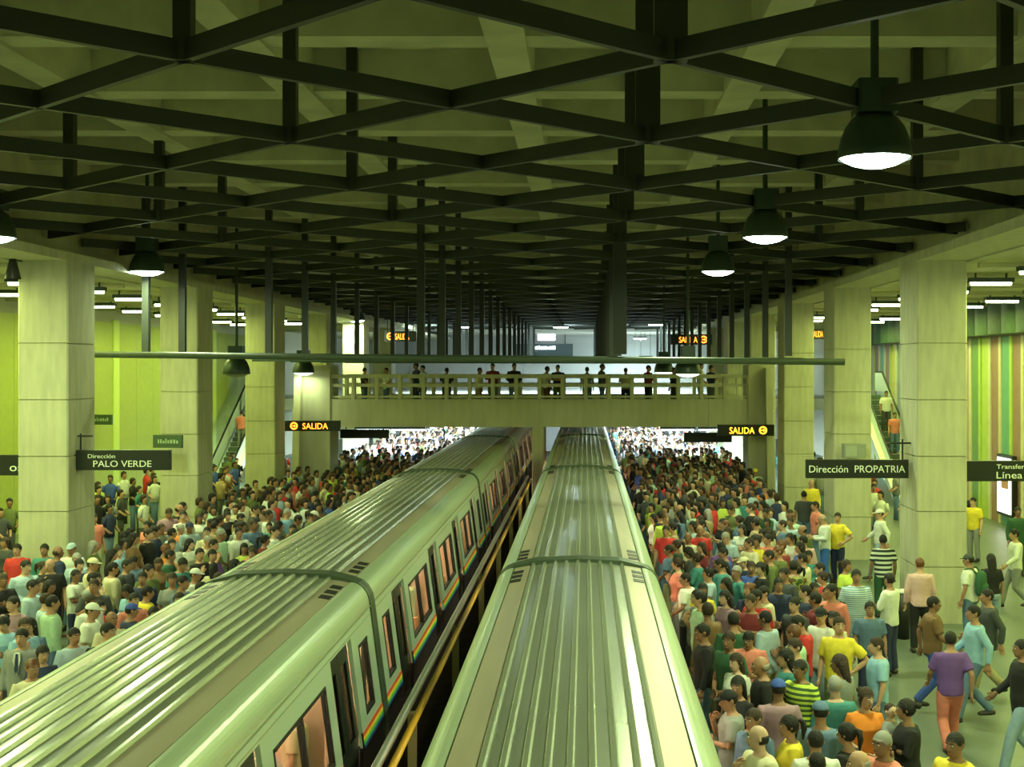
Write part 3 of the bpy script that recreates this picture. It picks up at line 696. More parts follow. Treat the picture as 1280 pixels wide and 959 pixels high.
def make_body(sex, pose):
    p = POSES[pose]; mb = MB(); k = 1.0 if sex == 'm' else .86; hm = head_matrix(p)
    mb.rings(torso_rings(sex))
    for s in (1, -1):
        sh, el, wr, hd = arm_pts(p, s, sex)
        mb.tube([sh+Vector((-s*.06,0,.0)), sh, sh.lerp(el,.35), sh.lerp(el,.75), el, el.lerp(wr,.3), el.lerp(wr,.7), wr, wr+hd*.03], [r_*k for r_ in (.055,.060,.050,.043,.039,.041,.034,.026,.026)], 12)
        kn, an = (Vector(q) for q in p['l'][s]); hp = Vector((s*.09, 0, .90))
        mb.tube([hp, hp.lerp(kn,.3), hp.lerp(kn,.75), kn, kn.lerp(an,.3), kn.lerp(an,.7), an, an-Vector((0,0,.03))], [.088,.086,.065,.056,.057,.044,.036,.036], 12)
        mb.tube([an+Vector((0,.03,-.05)), an+Vector((0,-.05,-.05)), an+Vector((0,-.15,-.065))], [.035,.040,.03], 10)
    nk = hm @ Vector((0, .0, 1.56))
    mb.tube([(0,.015,1.44), nk], [.060*k,.054*k], 12)
    hb = MB()                                   # head in rest position, then turned
    hb.ball(HEADC+Vector((0,.012,.012)), (.077,.096,.104), 16)
    hb.rings([(1.525,.026,.028,0,-.062),(1.54,.045,.050,0,-.045),(1.57,.060,.068,0,-.03),(1.61,.068,.080,0,-.018),(1.65,.072,.088,0,-.010),(1.69,.066,.084,0,-.006)], 16)
    hb.tube([(0,-.098,1.650), (0,-.112,1.620), (0,-.122,1.606), (0,-.098,1.597)], [.010,.013,.016,.010], 8)
    for s in (1, -1): hb.tube([(s*.072,.012,1.605), (s*.083,.018,1.630), (s*.080,.014,1.660)], [.009,.014,.009], 6)
    hb.v = [tuple(hm @ Vector(v)) for v in hb.v]
    mb.add(hb.v, hb.f)
    me = remesh(mb, 'person_body', .0155, [SKIN[0], EYEW, DARKF, LIPM], 3)
    ex = MB()
    for s in (1, -1):                           # hands with five fingers
        sh, el, wr, hd = arm_pts(p, s, sex)
        side = Vector((0,-1,0)) if abs(hd.y) < .8 else Vector((0,0,1))
        if abs(hd.x) > .6: side = Vector((0,0,1))
        side = (side - hd*side.dot(hd)).normalized(); nrm = hd.cross(side).normalized()*(-s)
        ex.tube([wr-hd*.01, wr+hd*.03, wr+hd*.075, wr+hd*.095], [.027,.037,.042,.036], 8, flat=.45, fax=side)
        for j, (o, ln) in enumerate(((.030,.070), (.011,.080), (-.010,.075), (-.030,.058))):
            b0 = wr+hd*.085+side*o; dirn = hd
            q1 = b0+dirn*ln*.45+nrm*.004; q2 = b0+dirn*ln*.8+nrm*.016; q3 = b0+dirn*ln*.95+nrm*.030
            ex.tube([b0-hd*.015, b0, q1, q2, q3], [.0095,.0095,.009,.008,.006], 6)
        tb_ = wr+hd*.030+side*.032
        ex.tube([tb_-side*.012, tb_+side*.015+hd*.02, tb_+side*.026+hd*.045+nrm*.008, tb_+side*.026+hd*.065+nrm*.014], [.012,.0115,.010,.007], 6)
    fx = MB()
    for s in (1, -1):
        fx.ball((s*.030,-.0905,1.648), (.0135,.008,.0075), 8, 1)
        fx.ball((s*.030,-.0965,1.648), (.0062,.004,.0065), 8, 2)
        fx.tube([(s*.012,-.102,1.668), (s*.030,-.101,1.673), (s*.048,-.090,1.668)], .0045, 5, 2)
    fx.tube([(-.024,-.092,1.570), (-.010,-.101,1.573), (.010,-.101,1.573), (.024,-.092,1.570)], [.003,.0065,.0065,.003], 6, 3)
    fx.v = [tuple(hm @ Vector(v)) for v in fx.v]
    ex.add(fx.v, fx.f); ex.m[-len(fx.f):] = fx.m
    join_extra(me, ex)
    return me
def make_top(sex, pose, slv):
    p = POSES[pose]; mb = MB(); k = 1.0 if sex == 'm' else .88
    rg = torso_rings(sex, .029 if slv != 'jacket' else .038, .86)
    if sex == 'm': rg[0] = (.86 if slv != 'jacket' else .80, .180, .135, 0, .01); rg = rg[:-1] + [(1.468, .082, .074, 0, .015)]
    else: rg[0] = (.90, .176, .128, 0, .012); rg = rg[:-1] + [(1.455, .078, .068, 0, .015)]
    mb.rings(sorted(rg))
    for s in (1, -1):
        sh, el, wr, hd = arm_pts(p, s, sex)
        if slv == 'short': mb.tube([sh+Vector((-s*.08,0,.005)), sh, sh.lerp(el,.35), sh.lerp(el,.78)], [r_*k for r_ in (.070,.076,.072,.070)], 14)
        else: mb.tube([sh+Vector((-s*.08,0,.005)), sh, sh.lerp(el,.35), el, el.lerp(wr,.5), wr.lerp(el,.04)], [r_*k for r_ in (.070,.077,.068,.058,.052,.042)], 14)
    return remesh(mb, 'shirt', .0165, [DARKF], 3)
def make_trousers(sex, pose):
    p = POSES[pose]; mb = MB(); mb.rings([(z, rx+.013, ry+.013, cx, cy) for z, rx, ry, cx, cy in torso_rings(sex, 0, .84, 1.03)])
    for s in (1, -1):
        kn, an = (Vector(q) for q in p['l'][s]); hp = Vector((s*.088, .005, .91))
        mb.tube([hp, hp.lerp(kn,.3), hp.lerp(kn,.75), kn, kn.lerp(an,.4), an+Vector((0,0,.0))], [.100,.099,.082,.076,.072,.066], 14)
    return remesh(mb, 'trousers', .018, [DARKF], 2)
def make_shoe(pose, s):
    an = Vector(POSES[pose]['l'][s][1]); mb = MB()
    mb.tube([an+Vector((0,.055,-.045)), an+Vector((0,.0,-.04)), an+Vector((0,-.08,-.05)), an+Vector((0,-.16,-.06)), an+Vector((0,-.19,-.066))], [.035,.047,.045,.038,.018], 10, flat=.95, fax=(1,0,0))
    mb.v = [(x, y, max(z, an.z-.088)) for x, y, z in mb.v]
    return mb.mesh('shoe', [DARKF], True)
def shell(rx, ry, rz, c, cut, mb):              # ellipsoid kept where cut(point) is true
    b = MB(); b.ball(c, (rx, ry, rz), 20); keep = [cut(Vector(v)) for v in b.v]
    fs = [f for f in b.f if all(keep[i] for i in f)]
    return mb.add(b.v, fs)
def make_hair(style):
    mb = MB(); h = HEADC
    cap = lambda v: v.z > 1.665 + .9*min(0, 0) if v.y < -.045 else v.z > 1.60 - max(0, v.y)*.9
    if style == 'short': 
        mb.ball(h+Vector((0,.017,.020)), (.082,.099,.104), 24)
        mb.v = [(x, y, max(z, (1.695-.012*abs(x)/.06) if y < -.05 else (1.64 if y < -.015 else 1.578))) for x, y, z in mb.v]
    elif style == 'undercap':
        mb.ball(h+Vector((0,.017,.020)), (.081,.098,.104), 20)
        mb.v = [(x, y, min(1.675, max(z, 1.672 if y < -.04 else (1.64 if y < -.01 else 1.585)))) for x, y, z in mb.v]
    elif style in ('long', 'bun', 'ponytail'):
        mb.ball(h+Vector((0,.020,.022)), (.089,.104,.108), 18)
        mb.v = [(x, y, max(z, 1.68 if y < -.05 else (1.60 if y < .0 else 1.56))) for x, y, z in mb.v]
        if style == 'long': mb.rings([(1.36,.045,.022,0,.085),(1.42,.082,.042,0,.072),(1.52,.092,.055,0,.055),(1.62,.090,.075,0,.035),(1.68,.085,.085,0,.025)], 16)
        if style == 'bun': mb.ball((0,.135,1.68), (.042,.036,.04), 10)
        if style == 'ponytail': mb.tube([(0,.11,1.69), (0,.15,1.67), (0,.155,1.58), (0,.13,1.47)], [.02,.034,.032,.010], 8)
    elif style == 'bald':
        mb.ball(h+Vector((0,.015,.0)), (.0815,.098,.10), 20); mb.v = [(x, max(y, .005), min(max(z, 1.575), 1.655)) for x, y, z in mb.v]
    elif style == 'cap':
        mb.ball(h+Vector((0,.012,.030)), (.090,.106,.096), 18)
        mb.v = [(x, y, max(z, 1.668)) for x, y, z in mb.v]
        mb.add([(-.07,-.075,1.682),(-.045,-.155,1.668),(0,-.172,1.666),(.045,-.155,1.668),(.07,-.075,1.682),(-.07,-.075,1.672),(-.045,-.155,1.658),(0,-.172,1.656),(.045,-.155,1.658),(.07,-.075,1.672)],
               [(0,1,2,3,4),(9,8,7,6,5),(0,5,6,1),(1,6,7,2),(2,7,8,3),(3,8,9,4)])
    return mb.mesh('hair' if style != 'cap' else 'cap', [DARKF], True)
HAIRME = {s: make_hair(s) for s in ('short', 'long', 'bun', 'ponytail', 'bald', 'cap', 'undercap')}
CACHE = {}
def get(kind, *a):
    k = (kind,) + a
    if k not in CACHE: CACHE[k] = {'body': make_body, 'top': make_top, 'trousers': make_trousers, 'shoe': make_shoe}[kind](*a)
    return CACHE[k]
COLR = {'white': (.72,.74,.68), 'cream': (.66,.60,.40), 'pale blue': (.40,.52,.62), 'sky blue': (.28,.48,.66), 'royal blue': (.05,.10,.42), 'navy': (.025,.035,.09), 'black': (.012,.012,.014),
 'charcoal': (.06,.065,.07), 'grey': (.25,.26,.26), 'olive': (.13,.16,.05), 'dark green': (.03,.10,.05), 'mint': (.42,.60,.44), 'lime': (.55,.66,.10), 'yellow': (.80,.62,.05),
 'orange': (.85,.25,.03), 'red': (.60,.04,.04), 'maroon': (.22,.03,.04), 'coral': (.72,.22,.17), 'pink': (.68,.42,.42), 'mauve': (.34,.20,.26), 'brown': (.20,.11,.05), 'tan': (.45,.33,.19),
 'teal': (.05,.22,.22), 'purple': (.16,.07,.30), 'denim blue': (.11,.18,.30), 'pale denim': (.26,.36,.46), 'khaki': (.36,.31,.18), 'bright blue': (.05,.16,.62)}
CM = lambda c: MATS['striped_pale'] if c == 'blue and white striped' else MATS['striped_dark'] if c == 'black and white striped' else MATS['camouflage'] if c == 'camouflage' else MATS['striped_lime'] if c == 'lime striped' else mat('cloth_'+c.replace(' ', '_'), COLR[c], .85, noise=.10, nscale=14)
stripe_mat('striped_pale', (.62,.70,.74), (.20,.34,.50), 9); stripe_mat('striped_dark', (.65,.70,.62), (.02,.03,.03), 3.2); stripe_mat('striped_lime', (.55,.68,.08), (.05,.10,.04), 5)
camo_mat('camouflage', ((.05,.09,.02), (.30,.34,.10), (.10,.06,.02)))
HCOL = {'black': mat('hair_black', (.010,.008,.007), .7, bump=.8, nscale=60), 'brown': mat('hair_dark_brown', (.035,.018,.010), .7, bump=.8, nscale=60), 'grey': mat('hair_grey', (.28,.27,.25), .6), 'auburn': mat('hair_reddish', (.13,.045,.018), .5)}
SHOE = mat('shoe_dark', (.03,.025,.02), .5)
NPEOPLE = 0; PLACED = []; USED = {}
def setm(o, m):
    o.material_slots[0].link = 'OBJECT'; o.material_slots[0].material = m
def person(x, y, rz, sex='m', pose='relaxed', top='white', slv='short', low='denim blue', hair='short', hcol='black', skin=0, ht=1.74, z=0, where='', label=None, capc=None, group=None, shoes=False):
    global NPEOPLE
    b = link('person', get('body', sex, pose), None, (x, y, z), rz); sc = ht/1.745; b.scale = (sc*1.04, sc*1.04, sc)
    setm(b, SKIN[skin])
    o = link({'jacket': 'jacket', 'long': 'shirt', 'short': 'shirt'}[slv], get('top', sex, pose, slv), b); setm(o, CM(top))
    o = link('trousers', get('trousers', sex, pose), b); setm(o, CM(low))
    hm = head_matrix(POSES[pose])
    if hair == 'cap':
        o = link('cap', HAIRME['cap'], b); o.matrix_local = hm; setm(o, CM(capc or 'navy'))
        o = link('hair', HAIRME['undercap'], b); o.matrix_local = hm; setm(o, HCOL[hcol])
    elif hair:
        o = link('hair', HAIRME[hair], b); o.matrix_local = hm; setm(o, HCOL[hcol])
    if shoes:
        for s in (1, -1): setm(link('shoe', get('shoe', pose, s), b), SHOE)
    gar = {'short': 'short-sleeved top', 'long': 'long-sleeved shirt', 'jacket': 'jacket'}[slv]
    hd = {'short': 'short %s hair' % hcol, 'long': 'long %s hair' % hcol, 'bun': '%s hair in a bun' % hcol, 'ponytail': '%s ponytail' % hcol, 'bald': 'a bald crown', 'cap': 'a %s cap' % capc, None: 'shaved head'}[hair]
    lb = label or 'person in %s %s and %s trousers with %s, %s' % (top, gar, low, hd, where)
    USED.setdefault(lb, []).append(b)
    tag(b, lb, 'person', group or 'waiting passengers')
    NPEOPLE += 1; PLACED.append((x, y, z))
    return b
def bypix(pxx, pyy, ht):          # where a standing person of height ht has the top of the head at this image point
    dd = (EYE-ht)*F/(pyy-VY); return (pxx-VX)*dd/F, dd
FACE = {'cam': 0, 'left': -90, 'right': 90, 'away': 180, 'lc': -50, 'rc': 50, 'la': -130, 'ra': 130}
def P(pxx, pyy, face, label, ht=1.72, **k):
    x, y = bypix(pxx, pyy, ht); dx = math.degrees(math.atan2(x, y))
    f = FACE[face]
    return person(x, y, R(f), ht=ht, label=label, shoes=True, **k)
# --- people who can be told apart, towards the striped wall
P(1003, 768, 'left', 'person in bright red polo shirt with hands held forward in the crowd', pose='holding', top='red', low='navy', skin=1)
P(958, 764, 'la', 'person in pale blue shirt standing behind the red polo shirt', top='pale blue', low='khaki', skin=2)
P(1020, 741, 'left', 'person in maroon jacket with a black backpack beside the red polo shirt', pose='strap', top='maroon', slv='jacket', low='charcoal', skin=2)
P(994, 747, 'lc', 'person in charcoal top between the maroon jacket and the red polo shirt', top='charcoal', skin=0, ht=1.70)
P(1097, 797, 'left', 'person in sky blue T-shirt standing alone on the open floor', top='sky blue', low='denim blue', skin=0, hcol='brown', ht=1.68)
ow = P(1081, 860, 'cam', 'person in bright orange top carrying a baby', sex='f', pose='clasped', top='orange', low='denim blue', hair='bun', hcol='brown', skin=0, ht=1.64)
P(1134, 875, 'left', 'person in black jacket with dark hair in a bun facing the baby', sex='f', pose='crossed', top='black', slv='jacket', low='black', hair='bun', skin=1, ht=1.64)
P(1070, 712, 'cam', 'person in blue and white striped shirt and pale jeans', top='blue and white striped', low='pale denim', skin=1, ht=1.76)
P(1087, 752, 'cam', 'person in grey blue T-shirt before the striped shirt', top='denim blue', low='navy', skin=1, ht=1.62)
P(1112, 717, 'la', 'person in white shirt with folded arms and dark trousers on open floor', pose='crossed', top='white', slv='long', low='navy', skin=1)
P(1150, 698, 'away', 'person in pink shirt and black trousers seen from behind by the column', top='pink', slv='long', low='black', skin=0, hcol='auburn')
P(1057, 700, 'rc', 'person in lime green top beside the striped shirt', sex='f', top='lime', low='grey', hair='ponytail', hcol='brown', skin=1, ht=1.62)
P(973, 850, 'away', 'person in mauve polo shirt and royal blue cap', top='mauve', low='denim blue', hair='cap', capc='royal blue', skin=2, ht=1.70)
P(914, 863, 'left', 'person in grey top and black cap with hand at the chin', pose='chin', top='grey', hair='cap', capc='black', skin=1, ht=1.66)
P(943, 886, 'lc', 'person in denim jacket with tan hair band of light beside the mauve polo', pose='relaxed', top='denim blue', slv='jacket', hair='short', hcol='brown', skin=1, ht=1.66)['label'] = 'person in denim jacket standing close beside the mauve polo shirt'
P(953, 821, 'left', 'bald person in black top amid the dense crowd', top='black', slv='long', hair='bald', hcol='grey', skin=1)
P(1001, 825, 'lc', 'person in lime striped polo shirt looking to the train', top='lime striped', skin=2, ht=1.70)
P(988, 895, 'left', 'person in mustard yellow top below the mauve polo shirt', sex='f', top='yellow', hair='ponytail', skin=1, ht=1.62)
P(1026, 878, 'away', 'person in denim blue jacket and denim blue cap seen from behind', top='denim blue', slv='jacket', low='navy', hair='cap', capc='denim blue', skin=1, ht=1.70)
P(1044, 846, 'away', 'grey-haired person in teal jacket seen from behind', top='teal', slv='jacket', hair='short', hcol='grey', skin=3, ht=1.70)
P(1060, 905, 'la', 'person in black top with white collar beside the orange top', sex='f', top='black', hair='ponytail', skin=1, ht=1.62)
P(1020, 914, 'away', 'person in white T-shirt and short black hair below the blue hood', top='white', hair='short', skin=1, ht=1.64)
P(1076, 939, 'left', 'bald person in charcoal top close below the orange top', top='charcoal', hair='bald', hcol='grey', skin=0, ht=1.72)
P(1022, 942, 'away', 'person in cream top with black hair beside the bald charcoal top', sex='f', top='cream', hair='short', skin=1, ht=1.60)
P(1195, 916, 'lc', 'person in plain yellow T-shirt alone at the platform edge of the crowd', top='yellow', low='denim blue', skin=2, ht=1.70)['label'] = 'person in plain yellow T-shirt standing alone in the open'
P(921, 817, 'lc', 'person in white top with long brown hair in the dense crowd', sex='f', top='white', hair='long', hcol='brown', skin=3, ht=1.60)
P(917, 766, 'away', 'person in dark green jacket with a broad back', top='dark green', slv='jacket', skin=1, ht=1.76)
P(880, 780, 'left', 'person in black shirt close to the train side', top='black', slv='long', skin=2, ht=1.74)
P(962, 688, 'left', 'tall person in olive shirt and trousers', top='olive', slv='long', low='olive', skin=1, ht=1.78)
P(992, 701, 'away', 'person in camouflage shirt and trousers seen from behind', top='camouflage', slv='long', low='camouflage', skin=1, ht=1.74)
P(1026, 704, 'left', 'person in black and white striped top near the camouflage shirt', top='black and white striped', slv='long', skin=0, ht=1.66)
P(1031, 642, 'left', 'person in white long-sleeved shirt and bright blue trousers', pose='holding', top='white', slv='long', low='bright blue', hair='bald', hcol='grey', skin=0)
P(1047, 641, 'lc', 'person in yellow top and navy trousers against the second column', pose='hip', top='yellow', low='navy', skin=0)
P(1020, 627, 'left', 'person in coral top close to the second column', top='coral', low='denim blue', skin=1)
P(1005, 614, 'away', 'person in charcoal top and jeans by the third column', top='charcoal', low='denim blue', skin=1)
P(1014, 600, 'cam', 'person in yellow shirt leaning at the third column', top='yellow', slv='long', low='khaki', hair='bald', hcol='grey', skin=0)['label'] = 'bald person in yellow shirt beside the third column'
P(956, 607, 'cam', 'person in orange top and cream trousers below the amber exit sign', top='orange', low='cream', skin=0)
P(944, 586, 'cam', 'person in mint top at the foot of the footbridge wall', top='mint', low='teal', hair='cap', capc='yellow', skin=1)
P(953, 574, 'cam', 'person in grey green shirt behind the mint top', top='sky blue', slv='long', low='charcoal', skin=2)['label'] = 'person in sky blue shirt behind the mint top'
bp = P(1212, 693, 'la', 'person in white T-shirt and jeans with a green backpack', top='white', low='denim blue', hair='cap', capc='charcoal', skin=1)
P(1239, 693, 'away', 'person in black top with long black hair beside the green backpack', sex='f', top='black', low='pale denim', hair='long', skin=1, ht=1.64)
P(1235, 737, 'left', 'person in dark jacket and tan trousers walking past the column', pose='stride', top='charcoal', slv='jacket', low='khaki', skin=1)
P(1269, 662, 'left', 'person in white shirt by the backlit poster cases', pose='stride_other', top='white', slv='long', low='grey', skin=0)
P(1272, 634, 'cam', 'person in dark green coat before the poster cases', top='dark green', slv='jacket', low='charcoal', skin=2)
P(1217, 622, 'lc', 'person in yellow top beside the backlit poster cases', top='yellow', slv='short', low='grey', skin=3)
P(1092, 605, 'cam', 'person in white shirt and grey trousers between two columns', pose='stride', top='white', slv='long', low='grey', skin=1)
P(1100, 637, 'left', 'person in white shirt and pale jeans striding between two columns', pose='stride', top='white', slv='long', low='pale denim', hair='cap', capc='white', skin=0)
P(1104, 669, 'away', 'person in black and white striped shirt standing between two columns', top='black and white striped', low='dark green', skin=2)
P(1166, 746, 'right', 'person in brown top and royal blue trousers striding past', pose='stride', top='brown', low='royal blue', skin=2)
P(1218, 757, 'left', 'person in pale blue shirt and jeans striding towards the column', pose='stride', top='sky blue', slv='long', low='denim blue', skin=1)
P(1188, 790, 'away', 'person in purple top and coral trousers walking away', pose='stride_other', top='purple', low='coral', skin=1, ht=1.66)
P(1278, 800, 'left', 'person in black jacket and pale jeans striding at the frame of the wall', pose='stride', top='black', slv='jacket', low='pale denim', skin=2)['label'] = 'person in black jacket and pale jeans striding alone'
#P(1140, 905, 'away', 'x', ht=1.70, top='dark green', low='grey', pose='stride', skin=1)['label'] = 'person in dark green top walking behind the black jacket'
# --- towards the yellow green wall
P(28, 786, 'cam', 'person in grey suit jacket with white shirt and tie', top='grey', slv='jacket', low='grey', skin=0)
P(183, 733, 'ra', 'person in yellow orange shirt among pale shirts', top='yellow', slv='short', low='charcoal', skin=1, ht=1.66)
P(163, 755, 'ra', 'person in navy top and royal blue cap beside the train', top='navy', hair='cap', capc='royal blue', skin=1, ht=1.62)
P(243, 711, 'right', 'person in white top and white cap beside the train roof', top='white', hair='cap', capc='white', skin=1, ht=1.66)
P(90, 679, 'cam', 'person in white shirt and pale blue cap before the first column', top='white', hair='cap', capc='pale blue', skin=1)
P(56, 680, 'cam', 'person in teal jacket standing before the first column', top='teal', slv='jacket', skin=1)
P(22, 680, 'cam', 'person in red top beside the first column', top='red', skin=0)
P(115, 698, 'right', 'person in cream top and cream cap near the first column', top='cream', hair='cap', capc='cream', skin=1)
P(140, 703, 'ra', 'person in cream long-sleeved shirt with black hair facing the train', top='cream', slv='long', skin=1)
P(315, 682, 'rc', 'person in coral T-shirt beside the train', top='coral', skin=1, ht=1.64)
P(64, 745, 'ra', 'person in mint shirt with back to the column', top='mint', slv='long', skin=1)
P(40, 725, 'right', 'person in pale blue shirt behind the grey suit', top='pale blue', slv='long', skin=1, ht=1.74)
P(92, 785, 'rc', 'person in tan top beside the grey suit', top='pale blue', skin=1, ht=1.66)['label'] = 'person in pale blue top beside the grey suit'
P(117, 642, 'rc', 'person in coral top behind the first column', top='coral', low='cream', skin=1)
P(228, 628, 'right', 'person in red top amid the crowd by the second column', top='red', skin=1)
# --- the crowd
WPAL = [('white',10),('cream',7),('pale blue',7),('sky blue',3),('royal blue',2),('navy',8),('black',11),('charcoal',6),('grey',6),('olive',5),('dark green',4),('mint',4),('lime',2),('yellow',2),('orange',2),('red',3),('maroon',3),('coral',3),('pink',2),('mauve',3),('brown',5),('tan',5),('teal',4),('purple',1),('denim blue',4)]
PAL = [c for c, n_ in WPAL for _ in range(n_)]
LOWS = ['denim blue','denim blue','navy','black','charcoal','khaki','grey','pale denim','brown','olive']
def blocked(x, y, r=.5):
    for a, b, c, d_ in COLS:
        if a-.3 < x < b+.3 and c-.3 < y < d_+.3: return True
    if abs(y-24.6) < .5 and abs(x-bxn) < .5: return True
    if 45.9 < y < 49 and (x > bx1-.35 or x < bx0+.35) and XL-.5 < x < XR+.5: return True
    for q in PLACED:
        if abs(q[0]-x) < r and abs(q[1]-y) < r and (q[0]-x)**2+(q[1]-y)**2 < r*r: return True
    return False
def xr_edge(y):
    pts = [(10,2.75),(14,2.95),(20,3.9),(26,4.7),(34,5.3),(46,5.9),(60,6.3),(100,6.3)]
    for (a, b), (c, d_) in zip(pts, pts[1:]):
        if a <= y <= c: return b+(d_-b)*(y-a)/(c-a)
    return 6.3
cand = []
def sample(xf0, xf1, ya, yb, dens, face, where, r0=.56):
    n_ = int((yb-ya)*6*dens*6)
    for _ in range(n_):
        y = ya+(yb-ya)*rnd.random(); a, b = xf0(y), xf1(y); x = a+(b-a)*rnd.random()
        if (x, y) and not blocked(x, y, r0):
            PLACED.append((x, y, 0)); cand.append((x, y, face+rnd.gauss(0, 38), where))
sample(lambda y: 1.68, xr_edge, 10.5, 94, 2.2, -70, 'by the train on the striped wall side')
sample(lambda y: -10.35, lambda y: -6.0, 15, 94, 2.2, 65, 'by the train on the yellow green wall side')
sample(lambda y: -15.6, lambda y: -11.9, 27, 54, .22, 60, 'in the aisle by the yellow green wall', .8)
sample(lambda y: 8.1, lambda y: 11, 33, 56, .10, -60, 'in the aisle by the striped wall', 1.0)
def inview(x, y):
    u = VX+F*x/y; v = VY+F*(EYE-1.74)/y
    return -15 < u < 1295 and v < 962
cand = [c for c in cand if inview(c[0], c[1])]
cand.sort(key=lambda c: c[1])
BRIDGE_N = 17
limit = 300 - NPEOPLE - BRIDGE_N - 5
rowname = ['before first columns', 'by first columns', 'before second columns', 'by second columns', 'past second columns']
def rowof(y): return rowname[0] if y < 25.5 else rowname[1] if y < 28.5 else rowname[2] if y < 34.2 else rowname[3] if y < 37 else rowname[4]
seen_l = set()
for x, y, f, where in cand[:limit]:
    for tries in range(60):
        sex = 'f' if rnd.random() < .40 else 'm'
        slv = rnd.choices(['short','long','jacket'], [6,3,1])[0]
        hair = rnd.choice(['short','short','short','cap','bald']) if sex == 'm' and rnd.random() < .4 else ('short' if sex == 'm' else rnd.choice(['long','long','bun','ponytail']))
        a = dict(sex=sex, slv=slv, hair=hair, top=rnd.choice(PAL), low=rnd.choice(LOWS), hcol=rnd.choices(['black','brown','grey','auburn'], [7,3,.6,.6])[0], capc=rnd.choice(['navy','royal blue','white','red','black','cream','charcoal']) if hair == 'cap' else None)
        key = (a['top'], slv, a['low'], hair, a['hcol'] if hair not in ('bald','cap') else a['capc'], where, rowof(y))
        if key not in seen_l: break
    seen_l.add(key)
    gar = {'short': 'top', 'long': 'shirt', 'jacket': 'jacket'}[slv]
    hd = {'short': 'short %s hair' % a['hcol'], 'long': 'long %s hair' % a['hcol'], 'bun': '%s hair bun' % a['hcol'], 'ponytail': '%s ponytail' % a['hcol'], 'bald': 'bald crown', 'cap': '%s cap' % a['capc']}[hair]
    side = 'striped wall' if x > 0 else 'green wall'
    lab = 'person, %s %s, %s trousers, %s, %s, %s side' % (a['top'], gar, a['low'], hd, rowof(y), side)
    pz = rnd.choices(['relaxed','clasped','crossed','strap','hip','chin','holding'], [5,3,2,2,1,1,2])[0]
    if where.startswith('in the aisle'): pz = rnd.choice(['stride','stride_other'])
    person(x, y, R(f), pose=pz, skin=rnd.choices([0,1,2,3], [4,4,2,1.2])[0], ht=(1.72 if sex == 'm' else 1.62)+rnd.gauss(0, .05), label=lab, **a)
# people on the footbridge and the escalators
for i in range(BRIDGE_N):
    x = bx0+.6+(bx1-bx0-1.2)*((i+.5)/BRIDGE_N)+rnd.uniform(-.26, .26); top = ['black','white','navy','pale blue','charcoal','cream','maroon'][i % 7]; low = LOWS[i % 10]
    person(x, BY+(.72 if i % 2 else 1.5)+.4*rnd.random(), R(rnd.choice([0, 180, 90, -90, -60, 120])), pose=rnd.choice(['relaxed','clasped','crossed']), top=top, low=low, slv=rnd.choice(['short','long']), hair='short', skin=i % 3, ht=1.58+.2*rnd.random(), z=3.62, label='person in %s top and %s trousers on the footbridge behind its railing' % (top, low), group='people on the footbridge')
for j, (xc, y0, t_, top, low) in enumerate(((EL, 57.2, 2.6, 'coral', 'grey'), (EL, 57.2, 4.6, 'white', 'navy'), (ER, 48.6, 1.4, 'pale blue', 'navy'), (ER, 48.6, 3.0, 'coral', 'denim blue'), (ER, 48.6, 4.7, 'white', 'charcoal'))):
    run = 4*1.732; n_ = int(run/.36); i = int(t_/(run/n_))
    person(xc+.12, y0+(i+.5)*run/n_, R(180 if j < 2 else 0), top=top, low=low, slv='short', hair='short', skin=j % 3, ht=1.7, z=.02+4*i/n_, label='person in %s top and %s trousers riding the escalator by the %s wall' % (top, low, 'yellow green' if j < 2 else 'striped'), group='escalator riders')
for j, (yy, xo, top, sx_) in enumerate(((12.45, .9, 'pink', 'f'), (13.6, .9, 'tan', 'm'), (8.35, .9, 'white', 'm'), (17.05+4.05, .9, 'coral', 'f'), (17.05+5.15, .9, 'cream', 'm'), (17.05+8.35, .9, 'brown', 'm'), (17.05+12.45, .9, 'mauve', 'f'), (17.05+13.6, .9, 'white', 'm'))):
    person(TL+xo, yy, R(rnd.choice([90, -90])), sex=sx_, top=top, low='denim blue', slv='short', hair='short' if sx_ == 'm' else 'long', skin=j % 3, ht=1.66, z=.02, label='person in %s top standing inside the %s car of the lit train' % (top, 'first' if j < 3 else 'second'), group='people in the train')
# far crowd: too many to pick apart, one object of real bodies
def far_body(mb, x, y, rz, ht, mt, ml, mh, ms):
    k = ht/1.74; c, s_ = math.cos(rz), math.sin(rz); b = MB()
    b.rings([(.0,.13,.09,0,0),(.45,.13,.08,0,0),(.86,.16,.11,0,0)], 8, ml)
    b.rings([(.86,.18,.13,0,0),(1.08,.165,.12,0,0),(1.34,.20,.13,0,0),(1.44,.15,.09,0,0),(1.48,.07,.07,0,0)], 8, mt)
    for q in (1, -1): b.tube([(q*.20,0,1.40),(q*.255,.02,1.15)], [.062,.052], 6, mt); b.tube([(q*.255,.02,1.15),(q*.20,-.16,1.0),(q*.17,-.22,.98)], [.043,.034,.03], 6, ms)
    b.rings([(1.47,.05,.05,0,0),(1.54,.05,.06,0,-.03),(1.62,.072,.085,0,-.02),(1.68,.07,.085,0,-.01)], 8, ms)
    b.rings([(1.55,.06,.04,0,.06),(1.63,.083,.075,0,.035),(1.67,.088,.098,0,.012),(1.72,.082,.095,0,.008),(1.765,.03,.04,0,.01)], 8, mh)
    mb.add([((vx*c-vy*s_)*k+x, (vx*s_+vy*c)*k+y, vz*k) for vx, vy, vz in b.v], b.f); mb.m[-len(b.f):] = b.m
fc = MB(); pal = ['white','white','cream','pale blue','navy','black','black','charcoal','olive','tan','red','mint','coral','teal','royal blue','lime','grey','brown']
